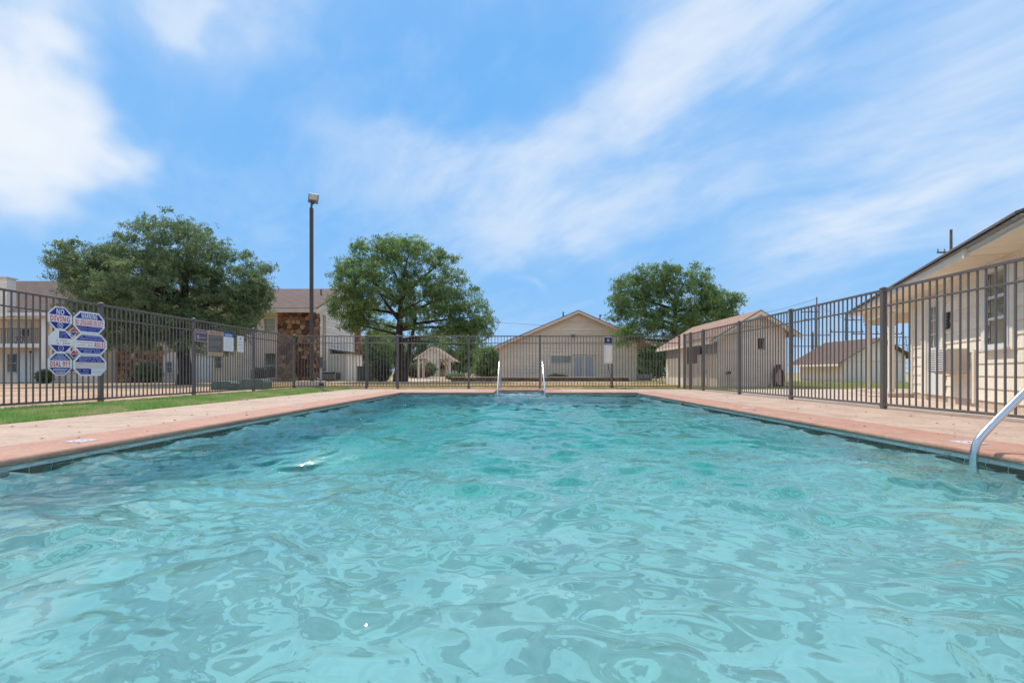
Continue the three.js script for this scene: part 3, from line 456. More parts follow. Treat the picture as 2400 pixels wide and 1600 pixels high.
// ------------------------------------------------------------------ building kit
// lap siding on a wall in the plane z = 0 of its parent (outside towards +z); span(y) gives the wall's ends at height y
const boardTones = new Map();                                        // boards were painted at different times: three close tones of each paint
function tones(m) { if (!boardTones.has(m)) boardTones.set(m, [0.92, 1, 0.96].map((k) => { const c = m.clone(); c.color.multiplyScalar(k); return c; })); return boardTones.get(m); }
const br = rng(919);
function lapSiding(parent, span, y0, y1, exposure, m, name = 'siding_board', thick = 0.018, holes = []) {
  for (let y = y0; y < y1 - 0.01; y += exposure) {
    const t = Math.min(y1, y + exposure), [a0, a1] = span(y), [b0, b1] = span(t - 0.0005), at_ = (h) => lerp(thick, 0.004, (h - y) / exposure);
    if (a1 - a0 < 0.05) break;
    let pieces = [[a0, a1, b0, b1, y, t]];
    for (const [h0, h1, v0, v1] of holes) {
      if (t <= v0 || y >= v1) continue;
      const out = [];
      for (const p of pieces) {
        const [c0, c1, d0, d1, e, f] = p;
        if (c1 <= h0 || c0 >= h1) { out.push(p); continue; }
        if (c0 < h0) out.push([c0, h0, d0, h0, e, f]);
        if (c1 > h1) out.push([h1, c1, h1, d1, e, f]);
        if (e < v0) out.push([h0, h1, h0, h1, e, v0]); if (f > v1) out.push([h0, h1, h0, h1, v1, f]);
      }
      pieces = out;
    }
    for (const [c0, c1, d0, d1, e, f] of pieces) {
      const P = [[c0, e, at_(e)], [c1, e, at_(e)], [d1, f, at_(f)], [d0, f, at_(f)]], q = [[c0, e, 0], [c1, e, 0]], v = [];
      const tri = (a, b, c) => v.push(...a, ...b, ...c);
      tri(P[0], P[1], P[2]); tri(P[0], P[2], P[3]); tri(q[0], q[1], P[1]); tri(q[0], P[1], P[0]); tri(q[0], P[0], P[3]); tri(q[1], P[2], P[1]);
      const g = new THREE.BufferGeometry(); g.setAttribute('position', new THREE.Float32BufferAttribute(v, 3)); g.computeVertexNormals(); boxUV(g, (y * 7.3) % 2);
      mesh(name, g, tones(m)[(br() * 3) | 0], parent, { uv: false });
    }
  }
}
function plane(parent, name, x, y, z, turn) { const g = new THREE.Group(); g.name = name; g.position.set(x, y, z); g.rotation.y = turn; parent.add(g); return g; }
// a window is an opening in its wall (listed in openings, in the wall's own x and y) with a frame, clear panes and, where the photo shows them, a blind
function windowUnit(parent, openings, x, y, w, h, { trim = M.whiteTrim, blind = false, rails = [0.5], bars = [], t = 0.06, sill = true, z = 0.02 } = {}) {
  const o = new THREE.Group(); o.name = 'window'; o.position.set(x, y, z); parent.add(o); openings.push([x, x + w, y, y + h]);
  mesh('frame', [slab(-t, w + t, h, h + t, 0, 0.04), slab(-t, w + t, -t, 0, 0, 0.04), slab(-t, 0, 0, h, 0, 0.04), slab(w, w + t, 0, h, 0, 0.04), ...rails.map((r) => slab(0, w, h * r - 0.02, h * r + 0.02, -0.05, 0.0)), ...bars.map((r) => slab(w * r - 0.014, w * r + 0.014, 0, h, -0.048, -0.002))], trim, o);
  mesh('pane', new THREE.PlaneGeometry(w, h).translate(w / 2, h / 2, -0.03), M.glass, o);
  if (blind) mesh('blind', [...Array(Math.max(4, Math.round(h / 0.06)))].map((_, k, a) => box(w - 0.02, h / a.length * 0.9, 0.004).rotateX(0.5).translate(w / 2, (k + 0.5) * h / a.length, -0.09)), M.blind, o);
  if (sill) mesh('sill', slab(-t - 0.03, w + t + 0.03, -t - 0.035, -t - 0.001, 0, 0.07), trim, o);
  return o;
}
// cuts each opening and a room behind it out of a wall block whose outer face is at z = face
function cutRooms(geos, openings, face, deep = 2.6) {
  const ev = new Evaluator(); ev.attributes = ['position', 'normal']; ev.useGroups = false;
  let a = new Brush(mergeGeometries(geos.map((g) => { g = plain(g); g.deleteAttribute('uv'); return g; })));
  for (const [x0, x1, y0, y1] of openings) for (const [p, q, r, t, u, v] of [[x0, x1, y0, y1, face - 0.25, face + 0.4], [x0 - 0.7, x1 + 0.7, y0 - 0.5, y1 + 0.25, face - deep, face - 0.2]]) {
    const g = slab(p, q, Math.max(r, 0.05), t, u, v).toNonIndexed(); g.deleteAttribute('uv'); const b = new Brush(g); a.updateMatrixWorld(); b.updateMatrixWorld(); a = ev.evaluate(a, b, SUBTRACTION);
  }
  return a.geometry;
}
function doorUnit(parent, x, y, w, h, m, { trim = M.tanTrim, panels = true, z = 0.02, knob = true } = {}) {
  const o = new THREE.Group(); o.name = 'door'; o.position.set(x, y, z); parent.add(o);
  mesh('frame', [slab(-0.08, 0, 0, h + 0.08, 0, 0.04), slab(w, w + 0.08, 0, h + 0.08, 0, 0.04), slab(0, w, h, h + 0.08, 0, 0.04)], trim, o);
  mesh('leaf', [slab(0, w, 0, h, -0.005, 0.015), ...(panels ? [slab(w * 0.12, w * 0.88, h * 0.08, h * 0.44, 0.015, 0.022), slab(w * 0.12, w * 0.88, h * 0.52, h * 0.93, 0.015, 0.022)] : [])], m, o);
  if (knob) mesh('handle', new THREE.SphereGeometry(0.035, 10, 8).translate(w * 0.9, h * 0.48, 0.05), M.steel, o, { uv: false });
  return o;
}
// irregular flat stones: cells of a jittered grid, each cut back from its neighbours and set proud of the mortar
function stoneWork(parent, w, h, size, seed, mats = M.stones, depth = 0.05) {
  const r = rng(seed), nx = Math.max(1, Math.round(w / size)), ny = Math.max(1, Math.round(h / (size * 0.72))), pts = [];
  for (let j = 0; j < ny; j++) for (let i = 0; i < nx; i++) pts.push([(i + 0.5 + (r() - 0.5) * 0.75 + (j % 2 ? 0.22 : -0.22)) * w / nx, (j + 0.5 + (r() - 0.5) * 0.75) * h / ny]);
  pts.forEach((p, k) => {
    let c = [[0, 0], [w, 0], [w, h], [0, h]];
    for (let q = 0; q < pts.length; q++) {
      if (q === k) continue;
      const dx = pts[q][0] - p[0], dy = pts[q][1] - p[1], l = Math.hypot(dx, dy);
      if (l > size * 3.2) continue;
      const mx = (p[0] + pts[q][0]) / 2, my = (p[1] + pts[q][1]) / 2, side = ([x, y]) => ((x - mx) * dx + (y - my) * dy) / l + 0.017, out = [];
      for (let e = 0; e < c.length; e++) { const a = c[e], b = c[(e + 1) % c.length], sa = side(a), sb = side(b); if (sa <= 0) out.push(a); if ((sa < 0 && sb > 0) || (sa > 0 && sb < 0)) { const t = sa / (sa - sb); out.push([a[0] + t * (b[0] - a[0]), a[1] + t * (b[1] - a[1])]); } }
      c = out; if (c.length < 3) return;
    }
    const m = mesh('stone', boxUV(poly(c, depth * (0.7 + 0.6 * r()), 0.008), r() * 5), mats[(r() * mats.length) | 0], parent, { uv: false });
    m.position.z = 0.002;
  });
}
// a roof of two slopes over x from a to b; the ridge runs along z from z0 to z1
function gableRoof(parent, a, b, ridgeX, eaveA, eaveB, ridgeY, z0, z1, m, thick = 0.06, name = 'roof') {
  const o = mesh(name, [[a, eaveA], [b, eaveB]].map(([x, y]) => poly(x < ridgeX ? [[x, y], [ridgeX, ridgeY], [ridgeX, ridgeY + thick], [x, y + thick]] : [[ridgeX, ridgeY], [x, y], [x, y + thick], [ridgeX, ridgeY + thick]], z1 - z0).translate(0, 0, z0)), m, parent);
  return o;
}
const rakeBoard = (x0, y0, x1, y1, h, z0, z1) => poly([[x0, y0 - h], [x1, y1 - h], [x1, y1], [x0, y0]], z1 - z0).translate(0, 0, z0);
function pipe(parent, x, y, z, h, r = 0.05, m = M.greyPanel, tilt = 0, cap = false) { const g = [cyl(r, r, h, 0, 0, 0, 10)]; if (cap) g.push(cyl(r * 1.7, r * 1.7, 0.1, 0, h, 0, 10)); const o = mesh('vent_pipe', g, m, parent); o.position.set(x, y, z); o.rotation.z = tilt; return o; }
const roofX = (parent, zf, zb, zr, yf, yb, yr, x0, x1, m, thick = 0.08, name = 'roof') => mesh(name, [poly([[-zf, yf], [-zr, yr], [-zr, yr + thick], [-zf, yf + thick]], x1 - x0), poly([[-zr, yr], [-zb, yb], [-zb, yb + thick], [-zr, yr + thick]], x1 - x0)].map((g) => g.rotateY(Math.PI / 2).translate(x0, 0, 0)), m, parent);

// ------------------------------------------------------------------ beige gabled house behind the pool
{
  const D = 32, o = thing('gabled_house', 'single-storey beige house whose wide gable faces the pool, with double doors', 'house', [0, -0.08, -D]);
  const y = (py) => Yat(py, D) + 0.08, x = (px) => Xat(px, D), L = x(1171), R = x(1491), P = x(1354), RY = y(730), k = 0.43;
  const edge = (h) => [L, R].map((e, i) => { const reach = (RY - h) / k; return i ? Math.min(e, P + reach) : Math.max(e, P - reach); });
  const holes = [];
  windowUnit(o, holes, x(1292), y(850), x(1338) - x(1292), y(834) - y(850), { rails: [], bars: [0.5], blind: true, trim: M.tanTrim, sill: false });
  mesh('wall', cutRooms([poly([[L, 0], [R, 0], [R, RY - (R - P) * k], [P, RY], [L, RY - (P - L) * k]], 10.9).translate(0, 0, -10.95)], holes, -0.05), M.tan, o);
  lapSiding(o, edge, 0.12, RY - 0.25, 0.24, M.tan, 'siding_board', 0.045, holes);
  mesh('foundation', slab(L - 0.02, R + 0.02, -0.1, 0.118, -10.9, 0.03), M.walk, o);
  mesh('corner_board', slab(L - 0.02, L + 0.09, 0.12, RY - (P - L) * k - 0.12, 0.0, 0.06), M.tanTrim, o); mesh('corner_board', slab(R - 0.09, R + 0.02, 0.12, RY - (R - P) * k - 0.12, 0.0, 0.06), M.tanTrim, o);
  const ov = 0.35, rf = mesh('roof', [[L - ov, -1], [R + 1.3, 1]].map(([e, s]) => poly(s < 0 ? [[e, RY - (P - e) * k], [P, RY], [P, RY + 0.07], [e, RY - (P - e) * k + 0.07]] : [[P, RY], [e, RY - (e - P) * k], [e, RY - (e - P) * k + 0.07], [P, RY + 0.07]], 11.8).translate(0, 0, -11.4)), M.roofTan, o);
  mesh('rake_board', [rakeBoard(L - ov, RY - (P - L + ov) * k - 0.002, P, RY - 0.002, 0.16, 0.4, 0.43)], M.tanTrim, o); mesh('rake_board', [rakeBoard(P, RY - 0.002, R + 1.3, RY - (R + 1.3 - P) * k - 0.002, 0.16, 0.4, 0.43)], M.tanTrim, o);
  // louvred gable vent in two halves
  const vy = y(753), vx0 = x(1309), vx1 = x(1398), vt = y(736);
  for (const [a, b] of [[vx0 + 0.06, P - 0.05], [P + 0.05, vx1 - 0.06]]) { const l = a < P - 0.5, v = new THREE.Group(); v.name = 'vent'; o.add(v); mesh('louvre', poly(l ? [[a, vy + 0.05], [b, vy + 0.05], [b, vt - 0.03]] : [[a, vy + 0.05], [b, vy + 0.05], [a, vt - 0.03]], 0.012).translate(0, 0, 0.046), M.pinkTan, v); }
  mesh('vent_trim', [slab(vx0, vx1, vy, vy + 0.05, 0.03, 0.08), slab(P - 0.05, P + 0.05, vy + 0.05, vt, 0.03, 0.08)], M.tanTrim, o);
  for (const px of [1346, 1371]) doorUnit(o, x(px), 0.13, x(px + 19) - x(px), y(836) - 0.13, M.doorBlue, { panels: false, knob: px < 1350, z: 0.05 });
  mesh('door_head', slab(x(1343), x(1393), y(834) + 0.07, y(832) + 0.1, 0.03, 0.1), M.tanTrim, o);
  mesh('floodlight', [softBox(0.3, 0.14, 0.16, 0.02).translate(x(1343), y(790), 0.1)], M.black, o);
  pipe(o, x(1325), y(741), -1.5, 0.5, 0.05, M.pole); pipe(o, x(1410), y(755), -1.0, 0.55, 0.055, M.greyPanel, -0.15, true); pipe(o, x(1209), y(792), -3, 0.35, 0.035, M.pole);
}
// ------------------------------------------------------------------ stone-cornered apartment block
{
  const D = 32, g0 = -0.12, o = thing('apartment_block', 'two-storey apartment block with brown roof, rubble stone corners and white end gable', 'building', [0, g0, -D]);
  const x = (px, d = D) => Xat(px, d), y = (py, d = D) => Yat(py, d) - g0;
  const X1 = -14.15, X0 = -28.5, DEPTH = 9.6, EY = 4.85, RYM = 7.15, ridgeZ = -DEPTH / 2;
  // front
  const front = plane(o, 'front_wall', 0, 0, 0, 0);
  const holes = [];
  windowUnit(front, holes, x(619), y(777), x(645) - x(619), y(746) - y(777), { blind: true, trim: M.tanTrim }); windowUnit(front, holes, x(620), y(893) + 0.25, x(645) - x(620), y(828) - y(893) - 0.25, { trim: M.tanTrim });
  windowUnit(front, holes, x(502), y(862), x(520) - x(502), y(836) - y(862), { trim: M.tanTrim }); windowUnit(front, holes, x(388), y(873), x(403) - x(388), y(848) - y(873), { trim: M.whiteTrim });
  windowUnit(front, holes, x(470), y(775), 1.0, y(746) - y(775), { trim: M.tanTrim, blind: true }); windowUnit(front, holes, x(540), y(775), 1.0, y(746) - y(775), { trim: M.tanTrim, blind: true });
  mesh('wall', cutRooms([slab(X0, X1, 0, EY + 0.1, -DEPTH, -0.01)], holes, -0.01), M.white, o); mesh('gable_core', poly([[0, EY + 0.1], [DEPTH, EY + 0.1], [DEPTH / 2, RYM - 0.1]], 0.2).rotateY(Math.PI / 2).translate(X1 - 0.21, 0, 0), M.white, o);
  lapSiding(front, () => [X0, x(651)], 0.15, EY, 0.22, M.pinkTan, 'siding_board', 0.02, holes);
  mesh('mortar', slab(x(651), X1 + 0.02, 0, EY, 0, 0.02), M.mortar, front);
  const fs = plane(front, 'stone_face', x(651), 0, 0.02, 0); stoneWork(fs, X1 + 0.02 - x(651), EY - 0.02, 0.42, 31);
  doorUnit(front, x(462), 0.1, 0.92, 2.05, M.doorWhite, { trim: M.whiteTrim }); doorUnit(front, x(532), 0.1, 0.92, 2.05, M.tanTrim, { trim: M.tanTrim });
  mesh('mortar', slab(x(248), x(380), 0, 2.45, 0, 0.03), M.mortar, front);
  const ls = plane(front, 'stone_face', x(248), 0, 0.03, 0); stoneWork(ls, x(380) - x(248), 2.42, 0.36, 32);
  // end gable
  const end = plane(o, 'end_wall', X1, 0, 0, Math.PI / 2), zAt = (px) => (X1) / ((px - PX) / F) - D, sl = (RYM - EY) / (DEPTH / 2);
  const c0 = 1.0, c1 = DEPTH - 1.5;
  lapSiding(end, (h) => h < EY ? [c0, c1] : [Math.max(0.05, (h - EY) / sl), Math.min(DEPTH - 0.05, DEPTH - (h - EY) / sl)], 0.15, RYM - 0.3, 0.25, M.white, 'siding_board', 0.05);
  for (const [a, b, s] of [[0, c0, 33], [c1, DEPTH, 34]]) { mesh('mortar', slab(a, b, 0, EY - 0.05, 0, 0.05), M.mortar, end); const g = plane(end, 'stone_face', a, 0, 0.05, 0); stoneWork(g, b - a, EY - 0.07, 0.34, s); }
  const roof = roofX(o, 0.55, -DEPTH - 0.55, ridgeZ, EY + 0.05, EY + 0.05, RYM, X0, X1 + 0.5, M.roofBrown, 0.09);
  mesh('eave_board', slab(X0, X1 + 0.5, EY - 0.16, EY + 0.1, 0.53, 0.57), M.tanTrim, o);
  mesh('soffit', slab(X0, X1 + 0.46, EY - 0.02, EY, 0, 0.53), M.tanTrim, o);
  for (const s of [1, -1]) mesh('rake_board', rakeBoard(s > 0 ? -0.57 : DEPTH / 2, s > 0 ? EY + 0.04 : RYM - 0.01, s > 0 ? DEPTH / 2 : DEPTH + 0.57, s > 0 ? RYM - 0.01 : EY + 0.04, 0.3, 0.5, 0.54), M.tanTrim, end);
  mesh('wall_light', softBox(0.26, 0.3, 0.2, 0.03).translate(3.3, 5.75, 0.12), M.black, end);
  for (const z of [1.65, 1.95]) mesh('conduit', [cyl(0.045, 0.045, 3.9, z, 0.9, 0.09, 8)], M.acMetal, end);
  for (const [a, h] of [[1.1, 1.4], [1.5, 1.15]]) mesh('meter_box', softBox(0.32, 0.75, 0.18, 0.02).translate(a + 0.2, h - 0.4, 0.11), M.greyPanel, end);
  // lean-to closet
  const cl = new THREE.Group(); cl.name = 'closet'; end.add(cl);
  mesh('closet_wall', slab(2.9, 6.6, 0, 2.05, 0.03, 1.25), M.white, cl); mesh('closet_roof', poly([[0.02, 2.35], [1.4, 2.05], [1.4, 2.11], [0.02, 2.41]], 3.9).rotateY(-Math.PI / 2).translate(6.7, 0, 0), M.roofBrown, cl);
  doorUnit(cl, 4.2, 0.05, 0.8, 1.8, M.doorWhite, { z: 1.25 });
  for (const [px, py, d] of [[629, 708, 34], [687, 709, 34]]) pipe(o, x(px, d), y(py, d) - 0.15, D - d, 0.28, 0.06, M.pole); pipe(o, x(752, 35), y(690, 35) - 0.3, -3, 0.7, 0.05, M.pole);
}
// ------------------------------------------------------------------ apartment block with balconies, left
{
  const D = 31, g0 = -0.19, o = thing('balcony_apartments', 'two-storey apartment block with recessed balcony and brown roof behind the left fence', 'building', [0, g0, -D]);
  const x = (px, d = D) => Xat(px, d), y = (py, d = D) => Yat(py, d) - g0, XR = x(242), XL = -46, EY = y(737), RYM = y(660, 35);
  const bx1 = x(99), bf = y(805);
  const back = plane(o, 'back_wall', 0, 0, -1.59, 0), rear = [], holes = [];
  windowUnit(back, rear, x(18, 32.6), 0.75, 0.62, 1.25, { trim: M.whiteTrim }); windowUnit(o, holes, x(150), 0.8, 0.9, 1.2, { trim: M.whiteTrim });
  mesh('wall', cutRooms([slab(XL, XR, 0, EY + 0.1, -9, -1.6)], rear, -1.6), M.tan, o); mesh('bay', cutRooms([slab(bx1, XR, 0, EY, -1.599, -0.01)], holes, -0.01, 1.4), M.tan, o); mesh('lintel', slab(XL, bx1 - 0.002, EY - 0.25, EY, -1.599, -0.01), M.tan, o);
  lapSiding(o, () => [x(115), XR], 0.1, EY - 0.05, 0.22, M.pinkTan, 'siding_board', 0.02, holes);
  mesh('pilaster', slab(x(98), x(114), 0, EY - 0.02, 0.0, 0.12), M.white, o);
  const bal = new THREE.Group(); bal.name = 'balcony'; o.add(bal);
  mesh('floor_slab', slab(XL, bx1, bf - 0.26, bf, -1.6, 0.05), M.white, bal);
  mesh('handrail_bar', slab(XL, bx1, bf + 0.98, bf + 1.03, -0.02, 0.03), M.fence, bal);
  const bg = new THREE.BoxGeometry(0.025, 0.96, 0.025); for (let k = 0; k < 34; k++) put('baluster', bg, M.fence, bal, bx1 - 0.1 - k * 0.125, bf + 0.5, 0.005);
  mesh('beam', slab(XL, bx1 + 0.1, EY - 0.3, EY - 0.02, 0.01, 0.1), M.white, o);
  doorUnit(back, x(42, 32.6), 0.05, 0.95, 2.05, M.doorWhite, { trim: M.whiteTrim }); doorUnit(back, x(72, 32.6), 0.05, 0.9, 2.05, M.doorWhite, { trim: M.whiteTrim });
  doorUnit(back, x(20, 32.6), bf, 1.5, 2.0, M.blind, { panels: false, trim: M.tanTrim });
  const roof = roofX(o, 0.55, -9.5, -4.2, EY + 0.02, EY + 0.02, RYM, XL, XR + 0.2, M.roofBrown, 0.09);
  mesh('eave_board', slab(XL, XR + 0.2, EY - 0.15, EY + 0.08, 0.53, 0.57), M.whiteTrim, o);
  // white sided upper wall rising through the roof
  const up = new THREE.Group(); up.name = 'upper_gable'; o.add(up);
  const u0 = -39, u1 = x(38), ut = y(655), ub = EY + 0.1;
  mesh('gable_wall', slab(u0, u1, ub - 0.3, ut, 0.05, 0.58), M.white, up); const uf = plane(up, 'gable_face', 0, 0, 0.58, 0); lapSiding(uf, () => [u0, u1], ub, ut - 0.1, 0.26, M.white, 'siding_board', 0.025); mesh('cornice', poly([[u0, ut - 0.02], [u1 + 0.08, ut - 0.02], [u1 + 0.08, ut + 0.06], [u0, ut + 0.3]], 0.75).translate(0, 0, -0.05), M.whiteTrim, up);
}
{ // chair on the balcony
  const b = at(56, 798, 31.5), o = thing('patio_chair', 'small dark folding chair on the apartment balcony', 'chair', [b.x, Yat(805, 31) + 0.001, -31.35]);
  mesh('seat', slab(-0.22, 0.22, 0.42, 0.46, -0.22, 0.22), M.black, o); mesh('backrest', slab(-0.22, 0.22, 0.55, 1.0, -0.24, -0.21), M.black, o);
  for (const s of [-0.2, 0.2]) { mesh('leg', bar(new THREE.Vector3(s, 0, 0.24), new THREE.Vector3(s, 0.98, -0.23), 0.014), M.black, o); mesh('leg', bar(new THREE.Vector3(s, 0, -0.24), new THREE.Vector3(s, 0.44, 0.18), 0.014), M.black, o); }
}
// ------------------------------------------------------------------ pool shed on the right
{
  const D = 17.6, g0 = -0.06, o = thing('pool_shed', 'small beige shed with tan shingle roof and a hose on its gable wall', 'shed', [0, g0, -D]);
  const x = (px, d = D) => Xat(px, d), y = (py, d = D) => Yat(py, d) - g0, L = 7.5, R = 10.06, P = 8.95, DEPTH = 6.1, RY = y(731), k = 0.60, EL = RY - (P - L) * k, ER = RY - (R - P) * k;
  const holes = [[x(1777), x(1794), y(816), y(794)]];
  mesh('wall', cutRooms([poly([[L, 0], [R, 0], [R, ER], [P, RY - 0.03], [L, EL]], DEPTH - 0.03).translate(0, 0, -DEPTH)], holes, -0.03, 4), M.pinkTan, o);
  lapSiding(o, (h) => [Math.max(L, P - (RY - h) / k), Math.min(R, P + (RY - h) / k)].map((v, i) => i ? Math.max(v, P + 0.02) : Math.min(v, P - 0.02)), 0.05, RY - 0.55, 0.2, M.pinkTan, 'siding_board', 0.014, holes);
  const side = plane(o, 'side_wall', L, 0, -DEPTH, -Math.PI / 2), U = (px) => { const d = L / ((px - PX) / F); return DEPTH - (d - D); };
  // side wall: local x runs from the far end to the near corner
  const vb = new THREE.BoxGeometry(0.3, 1, 0.02); boxUV(vb);
  for (let u = 0; u < DEPTH - 0.02; u += 0.305) { const b = put('vertical_board', vb, M.pinkTan, side, u + 0.152, 0.03 + 0.62, 0.012); b.scale.y = 1.24; }
  mesh('louvre_panel', slab(0.1, U(1592), 1.28, 1.92, 0.01, 0.03), M.greyPanel, side);
  mesh('screen_panel', slab(U(1612), U(1652), 0.98, 1.92, 0.01, 0.035), M.brickRed, side);
  for (let k2 = 0; k2 < 11; k2++) { const a = U(1654) + k2 * 0.135; if (a < DEPTH - 0.14) mesh('slat', slab(a, a + 0.115, 1.32, 1.92, 0.012, 0.04), k2 % 3 ? M.greyPanel : M.doorBlue, side); }
  doorUnit(side, U(1640), 0.05, 0.85, 1.2, M.pinkTan, { panels: false, z: 0.022, trim: M.pinkTan });
  const ov = 0.42;
  gableRoof(o, L - ov, R + ov, P, RY - (P - L + ov) * k, RY - (R + ov - P) * k, RY, -DEPTH - 0.35, 0.36, M.roofTan, 0.05);
  for (const s of [-1, 1]) { const e = s < 0 ? L - ov : R + ov, ye = RY - Math.abs(e - P) * k; mesh('rake_board', s < 0 ? rakeBoard(e, ye - 0.002, P, RY - 0.002, 0.13, 0.345, 0.37) : rakeBoard(P, RY - 0.002, e, ye - 0.002, 0.13, 0.345, 0.37), M.tanTrim, o); }
  mesh('soffit', [poly([[L - ov, EL - ov * k - 0.02], [P, RY - 0.035], [P, RY - 0.02], [L - ov, EL - ov * k - 0.005]], 0.34), poly([[P, RY - 0.035], [R + ov, ER - ov * k - 0.02], [R + ov, ER - ov * k - 0.005], [P, RY - 0.02]], 0.34)], M.soffit, o);
  mesh('eave_board', slab(L - ov - 0.02, L - ov, EL - ov * k - 0.1, EL - ov * k + 0.03, -DEPTH - 0.35, 0.345), M.tanTrim, o);
  mesh('gable_panel', poly([[P - 0.5, RY - 0.52], [P + 0.5, RY - 0.52], [P, RY - 0.22]], 0.02), M.soffit, o);
  const w = new THREE.Group(); w.name = 'window'; o.add(w); mesh('pane', new THREE.PlaneGeometry(x(1794) - x(1777), y(794) - y(816)).translate((x(1777) + x(1794)) / 2, (y(794) + y(816)) / 2, -0.02), M.glass, w);
  mesh('frame', [slab(x(1776), x(1795), y(794), y(792.5), 0.01, 0.03), slab(x(1776), x(1795), y(817.5), y(816), 0.01, 0.03), slab(x(1785), x(1786.5), y(816), y(794), 0.015, 0.03)], M.black, w);
  mesh('corner_board', slab(L - 0.02, L + 0.08, 0.03, EL - 0.1, 0.014, 0.03), M.tanTrim, o);
  const f = new THREE.Group(); f.name = 'faucet'; o.add(f);
  mesh('pipe', [cyl(0.025, 0.025, y(877), x(1708), 0, 0.06, 8)], M.whiteTrim, f); mesh('tap', [softBox(0.2, 0.07, 0.1, 0.015).translate(x(1706), y(876), 0.07), cyl(0.05, 0.05, 0.03, x(1708), y(872), 0.07, 10)], M.black, f);
}
{ // hose hung in a coil
  const D = 17.6, c = at(1822, 880, D), o = thing('garden_hose', 'dark red garden hose hanging in a long coil on the shed wall', 'hose', [c.x, -0.06, -D + 0.09]), r = rng(3);
  mesh('hanger', softBox(0.16, 0.12, 0.12, 0.02).translate(0, Yat(858, D) + 0.0, -0.01), M.black, o);
  const top = Yat(857, D) + 0.06; const loops = [];
  for (let k = 0; k < 11; k++) { const w = 0.12 + 0.06 * r(), dx = (r() - 0.5) * 0.09, b = 0.03 + 0.1 * r() * (k > 1 ? 1 : 0), z = 0.005 + 0.008 * k, P = [];
    for (let a = 0; a < 28; a++) { const t = a / 28 * Math.PI * 2; P.push(new THREE.Vector3(dx + w * Math.sin(t) * (1 + 0.22 * (1 - Math.cos(t)) / 2 ), lerp(top - 0.012 * k, b, (1 - Math.cos(t)) / 2), z)); }
    loops.push(new THREE.TubeGeometry(new THREE.CatmullRomCurve3(P, true), 70, 0.017, 6, true)); }
  mesh('coil', loops, M.hose, o, { uv: false });
  mesh('tail', tube([[-0.2, 0.1, 0.06], [-0.32, 0.03, 0.14], [-0.42, 0.02, 0.1], [-0.36, 0.2, 0.06]], 0.016, 6, 30), M.hose, o, { uv: false });
}
// ------------------------------------------------------------------ farther shed on the right
{
  const D = 33, g0 = -0.2, o = thing('far_shed', 'low cream shed with brown shingle roof beyond the lawn', 'shed', [0, g0, -D]);
  const x = (px, d = D) => Xat(px, d), y = (py, d = D) => Yat(py, d) - g0, L = x(1974), R = x(2117), P = x(2057), RY = y(793), DEPTH = 4.9, k = (RY - y(838)) / (R - P + 0.5), EL = RY - (P - L) * k;
  mesh('wall', poly([[L, 0], [R, 0], [R, RY - (R - P) * k], [P, RY - 0.05], [L, EL]], DEPTH).translate(0, 0, -DEPTH - 0.01), M.creamTrim, o);
  const bg = boxUV(new THREE.BoxGeometry(0.29, 1, 0.02)); for (let a = L; a < R - 0.1; a += 0.3) { const h = RY - Math.abs(a + 0.15 - P) * k - 0.08, b = put('vertical_board', bg, M.creamTrim, o, a + 0.15, h / 2, 0.005); b.scale.y = h; }
  const side = plane(o, 'side_wall', L, 0, -DEPTH, -Math.PI / 2); for (let a = 0; a < DEPTH - 0.1; a += 0.3) { const b = put('vertical_board', bg, M.creamTrim, side, a + 0.15, (EL - 0.05) / 2, 0.008); b.scale.y = EL - 0.05; }
  gableRoof(o, L - 0.6, R + 0.6, P, RY - (P - L + 0.6) * k, RY - (R + 0.6 - P) * k, RY, -DEPTH - 0.7, 0.5, M.roofBrown, 0.06);
  mesh('eave_board', slab(L - 0.62, L - 0.6, EL - 0.6 * k - 0.14, EL - 0.6 * k + 0.03, -DEPTH - 0.7, 0.5), M.soffit, o);
  mesh('trim_band', slab(L, R, EL - 0.2, EL - 0.1, 0.02, 0.04), M.tanTrim, o);
}
